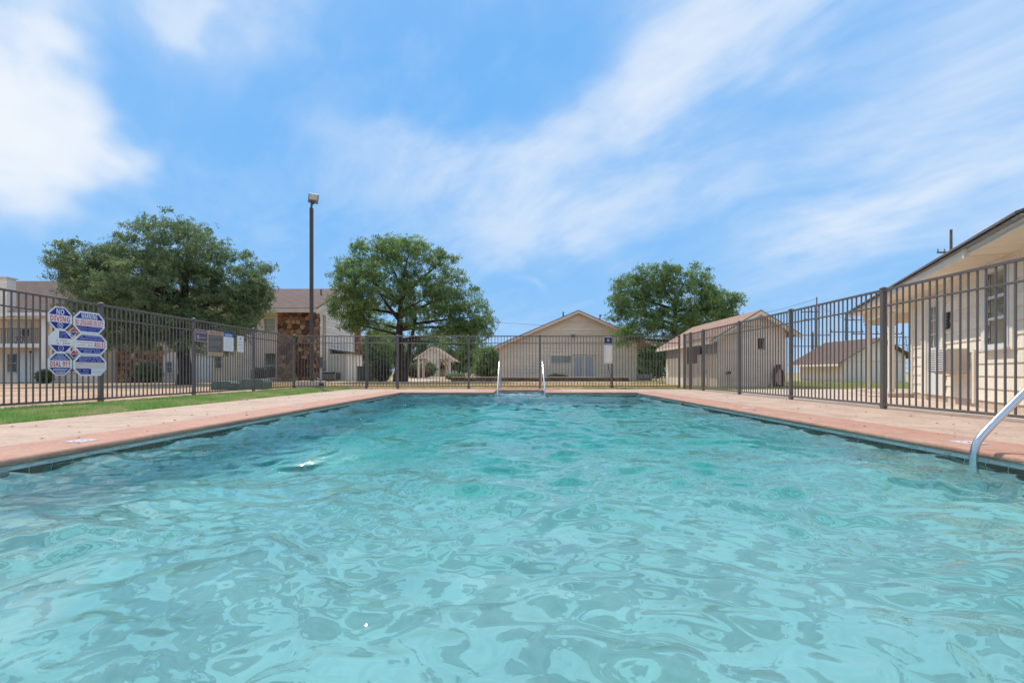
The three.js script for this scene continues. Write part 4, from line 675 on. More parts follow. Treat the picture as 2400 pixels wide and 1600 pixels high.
// ------------------------------------------------------------------ house with porch on the right
{
  const A = 26 * Math.PI / 180, n = new THREE.Vector3(-Math.cos(A), 0, -Math.sin(A)), g0 = -0.03;
  const o = thing('porch_house', 'cream lap-sided house with deep eaves, corner porch and a window air conditioner', 'house', [8.79, g0, -10.41], Math.atan2(n.x, n.z));
  const LEN = 5.7, SOF = 2.23, Y0 = 0.14, U = (px) => (10.41 - 3.71 / ((px - PX) / F - 0.4877)) / Math.cos(A);
  const holes = [], WY = Yat(806, 6.9) - g0, glassHole = [1.05 + 0.2, 1.05 + 0.62, Y0 + 0.92, Y0 + 1.72];
  windowUnit(o, holes, U(2321), WY, U(2372) - U(2321), 1.07, { rails: [0.36, 0.66], t: 0.055, trim: M.doorWhite, z: 0.024 });
  mesh('wall', cutRooms([slab(0, LEN, Y0, SOF + 0.02, -6, -0.01)], [...holes, glassHole], -0.01, 5.6), M.cream, o);
  mesh('foundation', slab(0.02, LEN, -0.2, Y0, -6, 0.0), M.walk, o);
  lapSiding(o, () => [0.06, LEN], Y0, SOF - 0.1, 0.192, M.cream, 'siding_board', 0.022, [...holes, glassHole]);
  mesh('corner_board', slab(-0.03, 0.075, Y0 - 0.04, SOF - 0.001, 0.0, 0.045), M.creamTrim, o);
  mesh('batten', slab(U(2288), U(2288) + 0.07, Y0 - 0.06, 0.95, 0.02, 0.05), M.cream, o);
  mesh('frieze', slab(0.08, LEN, SOF - 0.11, SOF - 0.002, 0.0, 0.035), M.creamTrim, o);
  mesh('soffit', slab(-3.55, 6.1, SOF, SOF + 0.025, -6.5, 0.57), M.soffit, o);
  for (const u of [-2.2, 0.4, 2.3, 4.4]) mesh('soffit_seam', slab(u, u + 0.02, SOF - 0.006, SOF - 0.0005, 0.04, 0.56), M.tanTrim, o);
  mesh('fascia', slab(-3.57, 4.62, SOF - 0.04, SOF + 0.07, 0.57, 0.6), M.creamTrim, o); mesh('fascia', slab(4.64, 6.15, SOF - 0.015, SOF + 0.07, 0.53, 0.57), M.creamTrim, o); mesh('fascia_end', slab(4.6, 4.64, SOF - 0.06, SOF + 0.07, 0.55, 0.615), M.cream, o);
  mesh('drip_edge', slab(-3.6, 6.2, SOF + 0.072, SOF + 0.09, 0.56, 0.64), M.greyPanel, o);
  roofX(o, 0.68, -6.7, -3, SOF + 0.092, SOF + 0.092, SOF + 1.37, -3.65, 6.2, M.roofGrey, 0.03);
  // slight unevenness of the old roof edge
  mesh('ridge_cap', slab(-3.65, 6.2, SOF + 1.39, SOF + 1.43, -3.1, -2.9), M.roofGrey, o);
  mesh('gable_end', poly([[-0.5, SOF + 0.02], [6.5, SOF + 0.02], [3, SOF + 1.2]], 0.06).rotateY(Math.PI / 2).translate(-3.5, 0, 0), M.cream, o);
  // porch
  const p = new THREE.Group(); p.name = 'porch'; o.add(p);
  mesh('porch_slab', slab(-3.5, 0.02, -0.15, 0.11, -3, 0.45), M.walk, p);
  for (const u of [-2.87, -0.62]) mesh('post', softBox(0.11, SOF - 0.34, 0.11, 0.008).translate(u, 0.111, 0.25), M.creamTrim, p);
  mesh('beam', slab(-3.3, -0.032, SOF - 0.22, SOF - 0.002, 0.2, 0.31), M.soffit, p); mesh('beam', slab(-3.3, -3.18, SOF - 0.28, SOF - 0.002, -3, 0.195), M.soffit, p);
  mesh('post', softBox(0.11, SOF - 0.34, 0.11, 0.008).translate(-3.24, 0.111, -2.6), M.creamTrim, p);
  mesh('step', slab(-2.4, -0.1, -0.1, 0.03, 0.45, 0.8), M.walk, p);
  // door with a six-light window
  const d = new THREE.Group(); d.name = 'door'; d.position.set(1.05, Y0, 0.024); o.add(d);
  mesh('frame', [slab(-0.08, 0, 0, 1.92, 0, 0.04), slab(0.82, 0.9, 0, 1.92, 0, 0.04), slab(0, 0.82, 1.84, 1.92, 0, 0.04)], M.creamTrim, d);
  mesh('leaf', [slab(0, 0.82, 0, 0.92, -0.001, 0.015), slab(0, 0.82, 1.72, 1.84, -0.001, 0.015), slab(0, 0.2, 0.92, 1.72, -0.001, 0.015), slab(0.62, 0.82, 0.92, 1.72, -0.001, 0.015)], M.doorWhite, d);
  mesh('handle', new THREE.SphereGeometry(0.035, 10, 8).translate(0.74, 0.86, 0.05), M.steel, d, { uv: false });
  mesh('pane', new THREE.PlaneGeometry(0.42, 0.8).translate(0.41, 1.32, 0.008), M.glass, d); mesh('muntin', [slab(0.17, 0.65, 1.72, 1.76, 0.016, 0.035), slab(0.17, 0.65, 0.88, 0.92, 0.016, 0.035), slab(0.17, 0.2, 0.92, 1.72, 0.016, 0.035), slab(0.62, 0.65, 0.92, 1.72, 0.016, 0.035), slab(0.4, 0.42, 0.92, 1.72, 0.022, 0.03), slab(0.2, 0.62, 1.17, 1.19, 0.022, 0.03), slab(0.2, 0.62, 1.44, 1.46, 0.022, 0.03)], M.doorWhite, d);
  mesh('casing', slab(0.8, 0.965, Y0 - 0.02, SOF - 0.12, 0.02, 0.07), M.cream, o);
  // tall double-hung window
  mesh('casing', [slab(U(2321) - 0.16, U(2321) - 0.06, Yat(806, 6.9) - g0 - 0.1, SOF - 0.12, 0.02, 0.05), slab(U(2372) + 0.06, U(2372) + 0.15, Yat(806, 6.9) - g0 - 0.1, SOF - 0.12, 0.02, 0.05)], M.creamTrim, o);
  // wall plaque with pale marks
  const pl = new THREE.Group(); pl.name = 'plaque'; o.add(pl); mesh('plate', softBox(0.2, 0.3, 0.025, 0.006).translate(2.07, 1.37, 0.036), M.black, pl); for (let k = 0; k < 4; k++) mesh('mark', slab(2.02, 2.12, 1.41 + 0.065 * k, 1.44 + 0.065 * k, 0.049, 0.052), M.greyPanel, pl);
  // window air conditioner
  const ac = new THREE.Group(); ac.name = 'air_conditioner'; o.add(ac);
  mesh('housing', softBox(0.86, 0.41, 0.30, 0.012).translate(2.56, 0.57, 0.16), M.acMetal, ac); mesh('grille', [slab(2.15, 2.97, 0.59, 0.96, 0.311, 0.318)], M.greyPanel, ac);
  for (let k = 0; k < 9; k++) mesh('fin', slab(2.16, 2.96, 0.605 + 0.04 * k, 0.622 + 0.04 * k, 0.318, 0.328), M.whiteTrim, ac);
  for (const u of [2.15, 2.55, 2.94]) mesh('fin', slab(u, u + 0.025, 0.59, 0.965, 0.329, 0.334), M.whiteTrim, ac);
  mesh('bracket', [slab(2.25, 2.28, 0.545, 0.569, 0.02, 0.26), slab(2.84, 2.87, 0.545, 0.569, 0.02, 0.26)], M.whiteTrim, ac);
}
// ------------------------------------------------------------------ open picnic shelter and what stands round it
{
  const D = 40, g0 = -0.07, o = thing('picnic_shelter', 'open timber picnic shelter with boarded gable on pale posts', 'shelter', [0, g0, -D]);
  const x = (px, d = D) => Xat(px, d), y = (py, d = D) => Yat(py, d) - g0, L = x(971), R = x(1063.5), P = x(1012.5), RY = y(813), EY = y(841), k = (RY - EY) / (P - L), Z = 4.2;
  mesh('floor', slab(x(976), x(1058), -0.05, 0.06, -Z, 0.1), M.walk, o);
  gableRoof(o, L, R, P, EY, RY - (R - P) * k, RY, -Z - 0.3, 0.35, M.roofTan, 0.06);
  for (const s of [-1, 1]) { const e = s < 0 ? L : R, ye = RY - Math.abs(e - P) * k; mesh('rake_board', s < 0 ? rakeBoard(e, ye - 0.002, P, RY - 0.002, 0.12, 0.34, 0.37) : rakeBoard(P, RY - 0.002, e, ye - 0.002, 0.12, 0.34, 0.37), M.creamTrim, o); }
  const gb = y(838) + 0.05; for (let a = L + 0.35; a < R - 0.4; a += 0.2) { const b = Math.min(a + 0.185, R - 0.3), h = (v) => RY - Math.abs(v - P) * k - 0.08; if (Math.min(h(a), h(b)) > gb) mesh('gable_board', poly([[a, gb], [b, gb], [b, h(b)], [a, h(a)]], 0.02).translate(0, 0, 0.2), M.creamTrim, o); }
  mesh('tie_beam', slab(L + 0.25, R - 0.25, gb - 0.14, gb, 0.16, 0.26), M.creamTrim, o);
  for (const [px, z] of [[980.5, 0.1], [1053, 0.1], [992, -Z + 0.2], [1045.5, -Z + 0.2]]) { const X = x(px, D - z), s = px < 1012 ? 1 : -1; const p = mesh('post', softBox(0.2, gb - 0.16, 0.2, 0.015).translate(X, 0.06, z), M.creamTrim, o); mesh('brace', bar(new THREE.Vector3(X + s * 0.08, gb - 0.62, z), new THREE.Vector3(X + s * 0.5, gb - 0.15, z), 0.055, 0.055, 4), M.creamTrim, p); }
}
{
  const D = 62, g0 = -0.08, o = thing('far_cottage', 'pale cottage with tan roof seen through the picnic shelter', 'building', [0, g0, -D]);
  const x = (px, d = D) => Xat(px, d), y = (py, d = D) => Yat(py, d) - g0;
  const holes = []; windowUnit(o, holes, x(1040), 1.0, 0.5, 1.0, {});
  mesh('wall', cutRooms([slab(x(1003), x(1052), 0, y(846), -6, -0.01)], holes, -0.01), M.white, o); lapSiding(o, () => [x(1003), x(1052)], 0, y(846), 0.3, M.white, 'siding_board', 0.02, holes);
  roofX(o, 0.5, -6.5, -3, y(846), y(846), y(822, 65), x(1000), x(1056), M.roofTan);
  mesh('chimney', slab(x(1012), x(1034), 0, y(833), 0.04, 0.9), M.creamTrim, o); mesh('vent_hood', softBox(0.8, 0.5, 0.4, 0.03).translate(x(1036), 1.0, 0.5), M.brickRed, o);
}
// low stone wall in front of the gabled house, each stone set by hand
{
  const D = 29, o = thing('stone_wall', 'long low wall of brown stones with a pale cap before the beige house', 'wall', [0, -0.05, -D]), r = rng(21), x0 = Xat(1056, D), x1 = Xat(1474, D), h = 0.27;
  mesh('core', slab(x0, x1, 0, h - 0.02, -0.3, -0.02), M.mortar, o);
  for (let row = 0; row < 2; row++) for (let x = x0 + (row ? 0.15 : 0); x < x1 - 0.1;) { const w = 0.22 + 0.26 * r(), hh = h / 2 - 0.02; const m = mesh('stone', boxUV(softBox(Math.min(w, x1 - x) - 0.02, hh, 0.1 + 0.03 * r(), 0.015), r() * 4), M.kerbStones[(r() * 3) | 0], o, { uv: false }); m.position.set(x + w / 2, 0.005 + row * (h / 2), -0.03); m.rotation.y = (r() - 0.5) * 0.06; x += w; }
  for (let x = x0; x < x1 - 0.1; x += 1.2) mesh('cap_stone', softBox(Math.min(1.2, x1 - x) - 0.012, 0.045, 0.36, 0.008).translate(x + Math.min(1.2, x1 - x) / 2, h, -0.16), M.walk, o);
}
// pavements: thin cast paths behind the fence and at the house
structure(mesh('footpath', [slab(-11, 7.6, -0.06, -0.015, -27.9, -26.6), slab(-8.3, -5.7, -0.06, -0.0145, -41.5, -27.9)], M.walk), 'pale concrete footpath in front of the stone wall', 'path');
structure(mesh('walkway', slab(-42, -9, -0.4, 0, -0.6, 0.7).rotateZ(0.0062).translate(0, 0.05, -26.3), M.walk), 'pale concrete walkway in front of the apartments', 'path');
{ // apron between fence and porch house, and the path that leads off across the lawn
  const s = new THREE.Shape([[5.74, 3], [5.74, -13.9], [7.2, -15.2], [9.6, -16.2], [12.5, -16.4], [12.5, -15.2], [10.2, -14.3], [10.9, -13.4], [10.9, -9], [7.6, -3], [7.6, 3]].map(([x, z]) => new THREE.Vector2(x, -z)));
  structure(mesh('apron', new THREE.ExtrudeGeometry(s, { depth: 0.05, bevelEnabled: false }).rotateX(-Math.PI / 2).translate(0, -0.068, 0), M.walk), 'tan concrete apron between the fence and the porch house', 'path');
}
structure(mesh('parking_lot', new THREE.BoxGeometry(90, 0.02, 26).translate(-2, -0.045, -98), mat([0.16, 0.15, 0.14], { map: T.concrete })), 'worn asphalt parking lot far behind the houses', 'road');

// ------------------------------------------------------------------ light pole
{
  const D = 17.7, b = at(729, 900, D), o = thing('light_pole', 'tall dark square light pole with a single floodlight head', 'lamp', [b.x, -0.05, -D]);
  mesh('base', softBox(0.86, 0.27, 0.7, 0.02), M.walk, o);
  mesh('base_plate', softBox(0.3, 0.03, 0.3, 0.006).translate(0, 0.27, 0), M.pole, o);
  const top = Yat(487, D) + 0.05; mesh('shaft', softBox(0.112, top - 0.3, 0.112, 0.01).translate(0.01, 0.3, 0), M.pole, o);
  const h = new THREE.Group(); h.name = 'floodlight'; o.add(h); h.position.set(0.05, top + 0.02, 0); h.rotation.set(-0.06, 0.32, -0.06);
  mesh('tenon', [cyl(0.04, 0.04, 0.2, -0.04, -0.03, 0, 10), softBox(0.12, 0.1, 0.1, 0.01).translate(-0.02, 0.13, 0)], M.pole, h);
  mesh('housing', softBox(0.36, 0.36, 0.09, 0.02).translate(0, 0.16, 0), mat([0.24, 0.225, 0.20], { roughness: 0.5 }), h); mesh('lens', softBox(0.285, 0.2, 0.01, 0.003).translate(0, 0.285, 0.05), mat([0.55, 0.48, 0.38], { roughness: 0.25 }), h);
  for (let k = 0; k < 6; k++) mesh('fin', slab(-0.13 + 0.046 * k, -0.115 + 0.046 * k, 0.185, 0.26, 0.046, 0.06), M.black, h);
  mesh('cable', tube([[0.1, 0.5, 0.08], [0.25, 0.38, 0.1], [0.42, 0.3, 0.2], [0.5, 0.16, 0.28]], 0.018, 6, 24), M.fence, o); mesh('junction_box', softBox(0.14, 0.2, 0.1, 0.01).translate(0.52, 0.0, 0.3), M.black, o);
}
// ------------------------------------------------------------------ green utility covers behind the left fence
function ribbedCover(label, px0, px1, py0, D, ribs) {
  const a = Xat(px0, D), b = Xat(px1, D), w = b - a, gy = groundY((a + b) / 2, -D), h = Yat(py0, D) - gy, o = thing('utility_cover', label, 'utility box', [(a + b) / 2, gy - 0.01, -D], 0, 'green utility boxes');
  const prof = [[-w / 2, 0.03], [-w / 2, h * 0.72], [-w / 2 + 0.07, h * 0.95], [-w / 2 + 0.14, h], [w / 2 - 0.14, h], [w / 2 - 0.07, h * 0.95], [w / 2, h * 0.72], [w / 2, 0.03]];
  mesh('shell', poly(prof, 0.55, 0.012).translate(0, 0, -0.28), M.greenBox, o); mesh('plinth', slab(-w / 2 - 0.03, w / 2 + 0.03, 0, 0.03, -0.32, 0.32), M.black, o);
  for (let k = 0; k < ribs; k++) { const t = -w / 2 + 0.08 + (w - 0.16) * k / (ribs - 1); mesh('rib', slab(t - 0.008, t + 0.008, 0.06, h * 0.9, 0.282, 0.296), M.greenBox, o); }
  return o;
}
ribbedCover('ribbed green utility cover with rounded top behind the fence below the signs', 505, 553, 892, 16.2, 9);
ribbedCover('larger plain green utility cover behind the fence post next to the signs', 574, 627, 887, 16.2, 3);
// air-conditioning condensers at the apartment gable, dark green cabinet
function condenser(label, px, D, w = 0.8, h = 0.75, m = M.acMetal) {
  const x = Xat(px, D), o = thing('condenser', label, 'air conditioner', [x, groundY(x, -D) - 0.02, -D], 0, 'outdoor condensers'); mesh('pad', slab(-w * 0.6, w * 0.6, 0, 0.06, -w * 0.6, w * 0.6), M.walk, o);
  mesh('cabinet', softBox(w, h, w, 0.03).translate(0, 0.06, 0), M.black, o); for (let k = 0; k < 9; k++) { mesh('louvre', slab(-w / 2 + 0.03, w / 2 - 0.03, 0.14 + k * (h - 0.16) / 9, 0.165 + k * (h - 0.16) / 9, w / 2 + 0.001, w / 2 + 0.015), m, o); }
  for (const s of [-1, 1]) for (const q of [-1, 1]) mesh('corner_post', slab(s * w / 2 - 0.02, s * w / 2 + 0.02, 0.06, h + 0.06, q * w / 2 - 0.02, q * w / 2 + 0.02), m, o);
  mesh('fan_guard', [new THREE.TorusGeometry(w * 0.38, 0.014, 6, 20).rotateX(Math.PI / 2).translate(0, h + 0.075, 0), new THREE.TorusGeometry(w * 0.2, 0.012, 6, 16).rotateX(Math.PI / 2).translate(0, h + 0.075, 0)], M.black, o); return o;
}
condenser('dark air-conditioner condenser below the apartment closet door', 776, 34, 0.95, 0.55); condenser('air-conditioner condenser at the far stone corner of the apartments', 818, 38, 0.75, 0.5); condenser('air-conditioner condenser standing partly behind the far stone corner', 829, 41, 0.7, 0.5);
condenser('dark condenser beside the wall of the beige gabled house', 1508, 33.5, 0.95, 0.5);
{ const D = 30, x = Xat(860, D), o = thing('utility_cabinet', 'tall dark green utility cabinet beside the shrub', 'utility box', [x, groundY(x, -D) - 0.01, -D]); mesh('cabinet', softBox(1.02, 0.94, 0.8, 0.02), M.darkGreen, o); mesh('lid', softBox(1.08, 0.05, 0.86, 0.01).translate(0, 0.942, 0), M.darkGreen, o); mesh('door_seam', slab(-0.006, 0.006, 0.05, 0.9, 0.401, 0.406), M.black, o); mesh('handle', softBox(0.05, 0.14, 0.03, 0.006).translate(0.12, 0.42, 0.415), M.black, o); }
{ const D = 30, o = thing('yard_rail', 'low pipe railing between the beige house and the pool shed', 'railing', [0, -0.06, -D]); const a = Xat(1493, D), b = Xat(1552, D), y = Yat(846, D) + 0.06; mesh('top_rail', bar(new THREE.Vector3(a, y, 0), new THREE.Vector3(b, y, 0), 0.03), M.fence, o); for (const t of [0.02, 0.25, 0.5, 0.75, 0.98]) mesh('upright', bar(new THREE.Vector3(lerp(a, b, t), 0, 0), new THREE.Vector3(lerp(a, b, t), y, 0), 0.025), M.fence, o); }

// ------------------------------------------------------------------ utility poles and wires far behind
function utilityPole(label, px, pyTop, D, arms, r = 0.16, m = M.wood) {
  const x = Xat(px, D), top = Yat(pyTop, D), o = thing('utility_pole', label, 'utility pole', [x, -0.3, -D], 0, 'utility poles behind the houses');
  mesh('pole', [cyl(r, r * 0.7, top + 0.3, 0, 0, 0, 10)], m, o);
  for (const [dy, w, off] of arms) { const a = mesh('crossarm', slab(off - w / 2, off + w / 2, top + 0.3 - dy - 0.07, top + 0.3 - dy + 0.07, 0.12, 0.24), m, o); for (const s of [-0.46, 0, 0.46]) mesh('insulator', cyl(0.07, 0.05, 0.25, off + s * w, top + 0.3 - dy + 0.071, 0.18, 8), M.greyPanel, a); }
  return o;
}
utilityPole('tall bare utility pole rising above the far shed roof', 1915, 696, 75, [[2.4, 3, -1.2], [3.6, 2.4, -1]], 0.13);
utilityPole('thick utility pole behind the far shed between two crossarm poles', 1984, 731, 70, [[1.2, 2.6, 0.9], [3.0, 5, 0], [4.5, 4, 0]], 0.2);
utilityPole('short utility pole with two wide crossarms left of the far shed', 1906, 778, 85, [[0.6, 6, 0], [2.6, 7.5, 0], [5, 6, 0]], 0.16);
utilityPole('utility pole with wide crossarms between the porch posts', 2078, 752, 72, [[0.6, 5, -1], [2.0, 8, -1.5]], 0.18);
utilityPole('utility pole standing up behind the roof of the porch house', 2230, 538, 42, [[2.1, 1.3, -0.75]], 0.15);
{ // lattice pylon
  const D = 150, x = Xat(2117, D), top = Yat(787, D), o = thing('lattice_pylon', 'distant steel lattice pylon between porch post and house corner', 'pylon', [x, -0.5, -D]), g = [], hh = top + 0.5;
  for (const [sx, sz] of [[-1, -1], [1, -1], [1, 1], [-1, 1]]) g.push(bar(new THREE.Vector3(sx * 1.4, 0, sz * 1.4), new THREE.Vector3(sx * 0.5, hh, sz * 0.5), 0.12, 0.1, 4));
  mesh('legs', g, M.greyPanel, o); const c = []; for (let k = 0; k < 8; k++) { const t0 = k / 8, t1 = (k + 1) / 8, w0 = lerp(1.4, 0.5, t0), w1 = lerp(1.4, 0.5, t1); c.push(bar(new THREE.Vector3(-w0, hh * t0, w0), new THREE.Vector3(w1, hh * t1, w1), 0.07, 0.07, 4), bar(new THREE.Vector3(w0, hh * t0, w0), new THREE.Vector3(-w1, hh * t1, w1), 0.07, 0.07, 4)); } mesh('bracing', c, M.greyPanel, o);
  for (const y of [hh - 0.4, hh - 3, hh - 5.5]) mesh('arm', slab(-3.2, 3.2, y - 0.12, y + 0.12, -0.15, 0.15), M.greyPanel, o);
}
for (const [a, b, sag, l] of [[[1700, 742, 75], [1915, 700, 75], 0.6, 'thin overhead wire running to the tall bare pole'], [[1915, 716, 75], [2078, 758, 72], 1.0, 'thin overhead wire between the tall bare pole and the porch-side pole'], [[1100, 752, 80], [1700, 742, 75], 1.2, 'thin overhead wire crossing behind the beige house gable']]) {
  const p = at(...a), q = at(...b), m = p.clone().lerp(q, 0.5); m.y -= sag; tag(mesh('overhead_wire', tube([p, m, q], 0.022, 4, 24), M.pole, null, { uv: false }), l, 'wire', 'overhead wires');
}
// ------------------------------------------------------------------ parked cars
function car(label, px, D, turn, colour, tall) {
  const x = Xat(px, D), o = thing('parked_car', label, 'car', [x, -0.035, -D], turn, 'cars in the far parking lot'), paint = new THREE.MeshPhysicalMaterial({ color: lin(...colour), roughness: 0.35, clearcoat: 0.8, clearcoatRoughness: 0.1 }), H2 = tall ? 1.85 : 1.5, w = tall ? 1.9 : 1.78;
  const side = (pts, d, inset) => poly(pts, d - 0.1, 0.05).translate(0, 0, -d / 2 + 0.05);
  mesh('body', side([[-2.3, 0.32], [2.25, 0.32], [2.32, 0.7], [2.2, H2 * 0.56], [-2.25, H2 * 0.58], [-2.35, 0.7]], w).rotateY(-Math.PI / 2), paint, o);
  const cab = mesh('cabin', side([[-1.9, H2 * 0.55], [1.1, H2 * 0.55], [0.35, H2 - 0.05], [-1.2, H2 - 0.05]], w - 0.24).rotateY(-Math.PI / 2), paint, o);
  mesh('windscreen', poly([[-w * 0.4, 0], [w * 0.4, 0], [w * 0.34, (H2 * 0.45 - 0.1) * 1.35], [-w * 0.34, (H2 * 0.45 - 0.1) * 1.35]], 0.02).rotateX(-Math.atan2(0.75, H2 * 0.45)).translate(0, H2 * 0.555, 1.12), M.carGlass, cab);
  for (const s of [-1, 1]) mesh('side_window', poly([[-1.5, H2 * 0.58], [0.75, H2 * 0.58], [0.25, H2 - 0.14], [-1.1, H2 - 0.14]], 0.012).rotateY(-Math.PI / 2).translate(s * (w / 2 - 0.105) + (s < 0 ? 0.0 : 0.012), 0, 0), M.carGlass, cab);
  for (const s of [-1, 1]) { mesh('headlight', softBox(0.36, 0.16, 0.06, 0.02).translate(s * w * 0.36, 0.66, 2.3), mat([0.7, 0.7, 0.7], { roughness: 0.15 }), o); for (const z of [-1.4, 1.4]) { const wl = mesh('wheel', new THREE.CylinderGeometry(0.33, 0.33, 0.22, 18).rotateZ(Math.PI / 2).translate(s * (w / 2 - 0.12), 0.33, z), M.black, o); mesh('rim', new THREE.CylinderGeometry(0.2, 0.2, 0.23, 14).rotateZ(Math.PI / 2).translate(s * (w / 2 - 0.12), 0.33, z), M.steel, wl, { uv: false }); } }
  mesh('grille', softBox(w * 0.4, 0.2, 0.04, 0.01).translate(0, 0.58, 2.33), M.black, o); mesh('bumper', softBox(w * 0.94, 0.16, 0.12, 0.03).translate(0, 0.36, 2.3), tall ? M.steel : paint, o); return o;
}
car('silver low car parked facing the pool beside the white pickup', 1110, 92, 0.15, [0.42, 0.45, 0.50], false); car('white tall vehicle parked behind the silver car', 1132, 98, -0.2, [0.72, 0.72, 0.72], true);
car('white car partly hidden by the shade tree trunk', 950, 88, 0.9, [0.6, 0.6, 0.6], false); car('blue car half hidden behind the green utility cabinet', 843, 90, -0.6, [0.16, 0.24, 0.36], false);

// ------------------------------------------------------------------ trees and shrubs
const leafShape = (() => {                                             // a sprig: seven folded leaves round a short twig
  const pos = [], r = rng(42), q = new THREE.Quaternion(), v = new THREE.Vector3();
  for (let k = 0; k < 7; k++) {
    const l = 0.085 + 0.03 * r(), w = 0.02 + 0.008 * r(); q.setFromEuler(new THREE.Euler((r() - 0.5) * 2.2, k * 2.4 + r(), (r() - 0.5) * 1.6));
    const P = [[0, 0, 0.01], [w, 0.012, l * 0.5], [0, -0.004, l], [-w, 0.012, l * 0.5]].map(([x, y, z]) => { v.set(x, y, z).applyQuaternion(q); return [v.x, v.y + (k - 3) * 0.022, v.z]; });
    pos.push(...P[0], ...P[1], ...P[2], ...P[0], ...P[2], ...P[3]);
  }
  const g = new THREE.BufferGeometry(); g.setAttribute('position', new THREE.Float32BufferAttribute(pos, 3)); g.computeVertexNormals(); return g;
})();
function foliage(name, spots, parent, colours, scale, seed, geo = leafShape, material = M.leaf) {
  const im = new THREE.InstancedMesh(geo, material, spots.length), d = new THREE.Object3D(), c = new THREE.Color(), r = rng(seed);
  spots.forEach(([x, y, z, tint = r(), s = 1], i) => {
    d.position.set(x, y, z); d.rotation.set((r() - 0.5) * 2.4, r() * 6.28, (r() - 0.5) * 2.4); d.scale.setScalar(scale * s * (0.75 + 0.6 * r())); d.updateMatrix(); im.setMatrixAt(i, d.matrix);
    const a = colours[(tint * colours.length) | 0] ?? colours[0], b = colours[(r() * colours.length) | 0], k = 0.75 + 0.5 * r(); c.setRGB(lerp(a[0], b[0], 0.35) * k, lerp(a[1], b[1], 0.35) * k, lerp(a[2], b[2], 0.35) * k); im.setColorAt(i, c);
  });
  im.name = name; im.userData.kind = 'stuff'; im.castShadow = im.receiveShadow = true; parent.add(im); return im;
}
const GREENS = [[0.143, 0.240, 0.071], [0.182, 0.293, 0.084], [0.234, 0.358, 0.099], [0.117, 0.195, 0.066], [0.299, 0.416, 0.112], [0.156, 0.240, 0.089]];
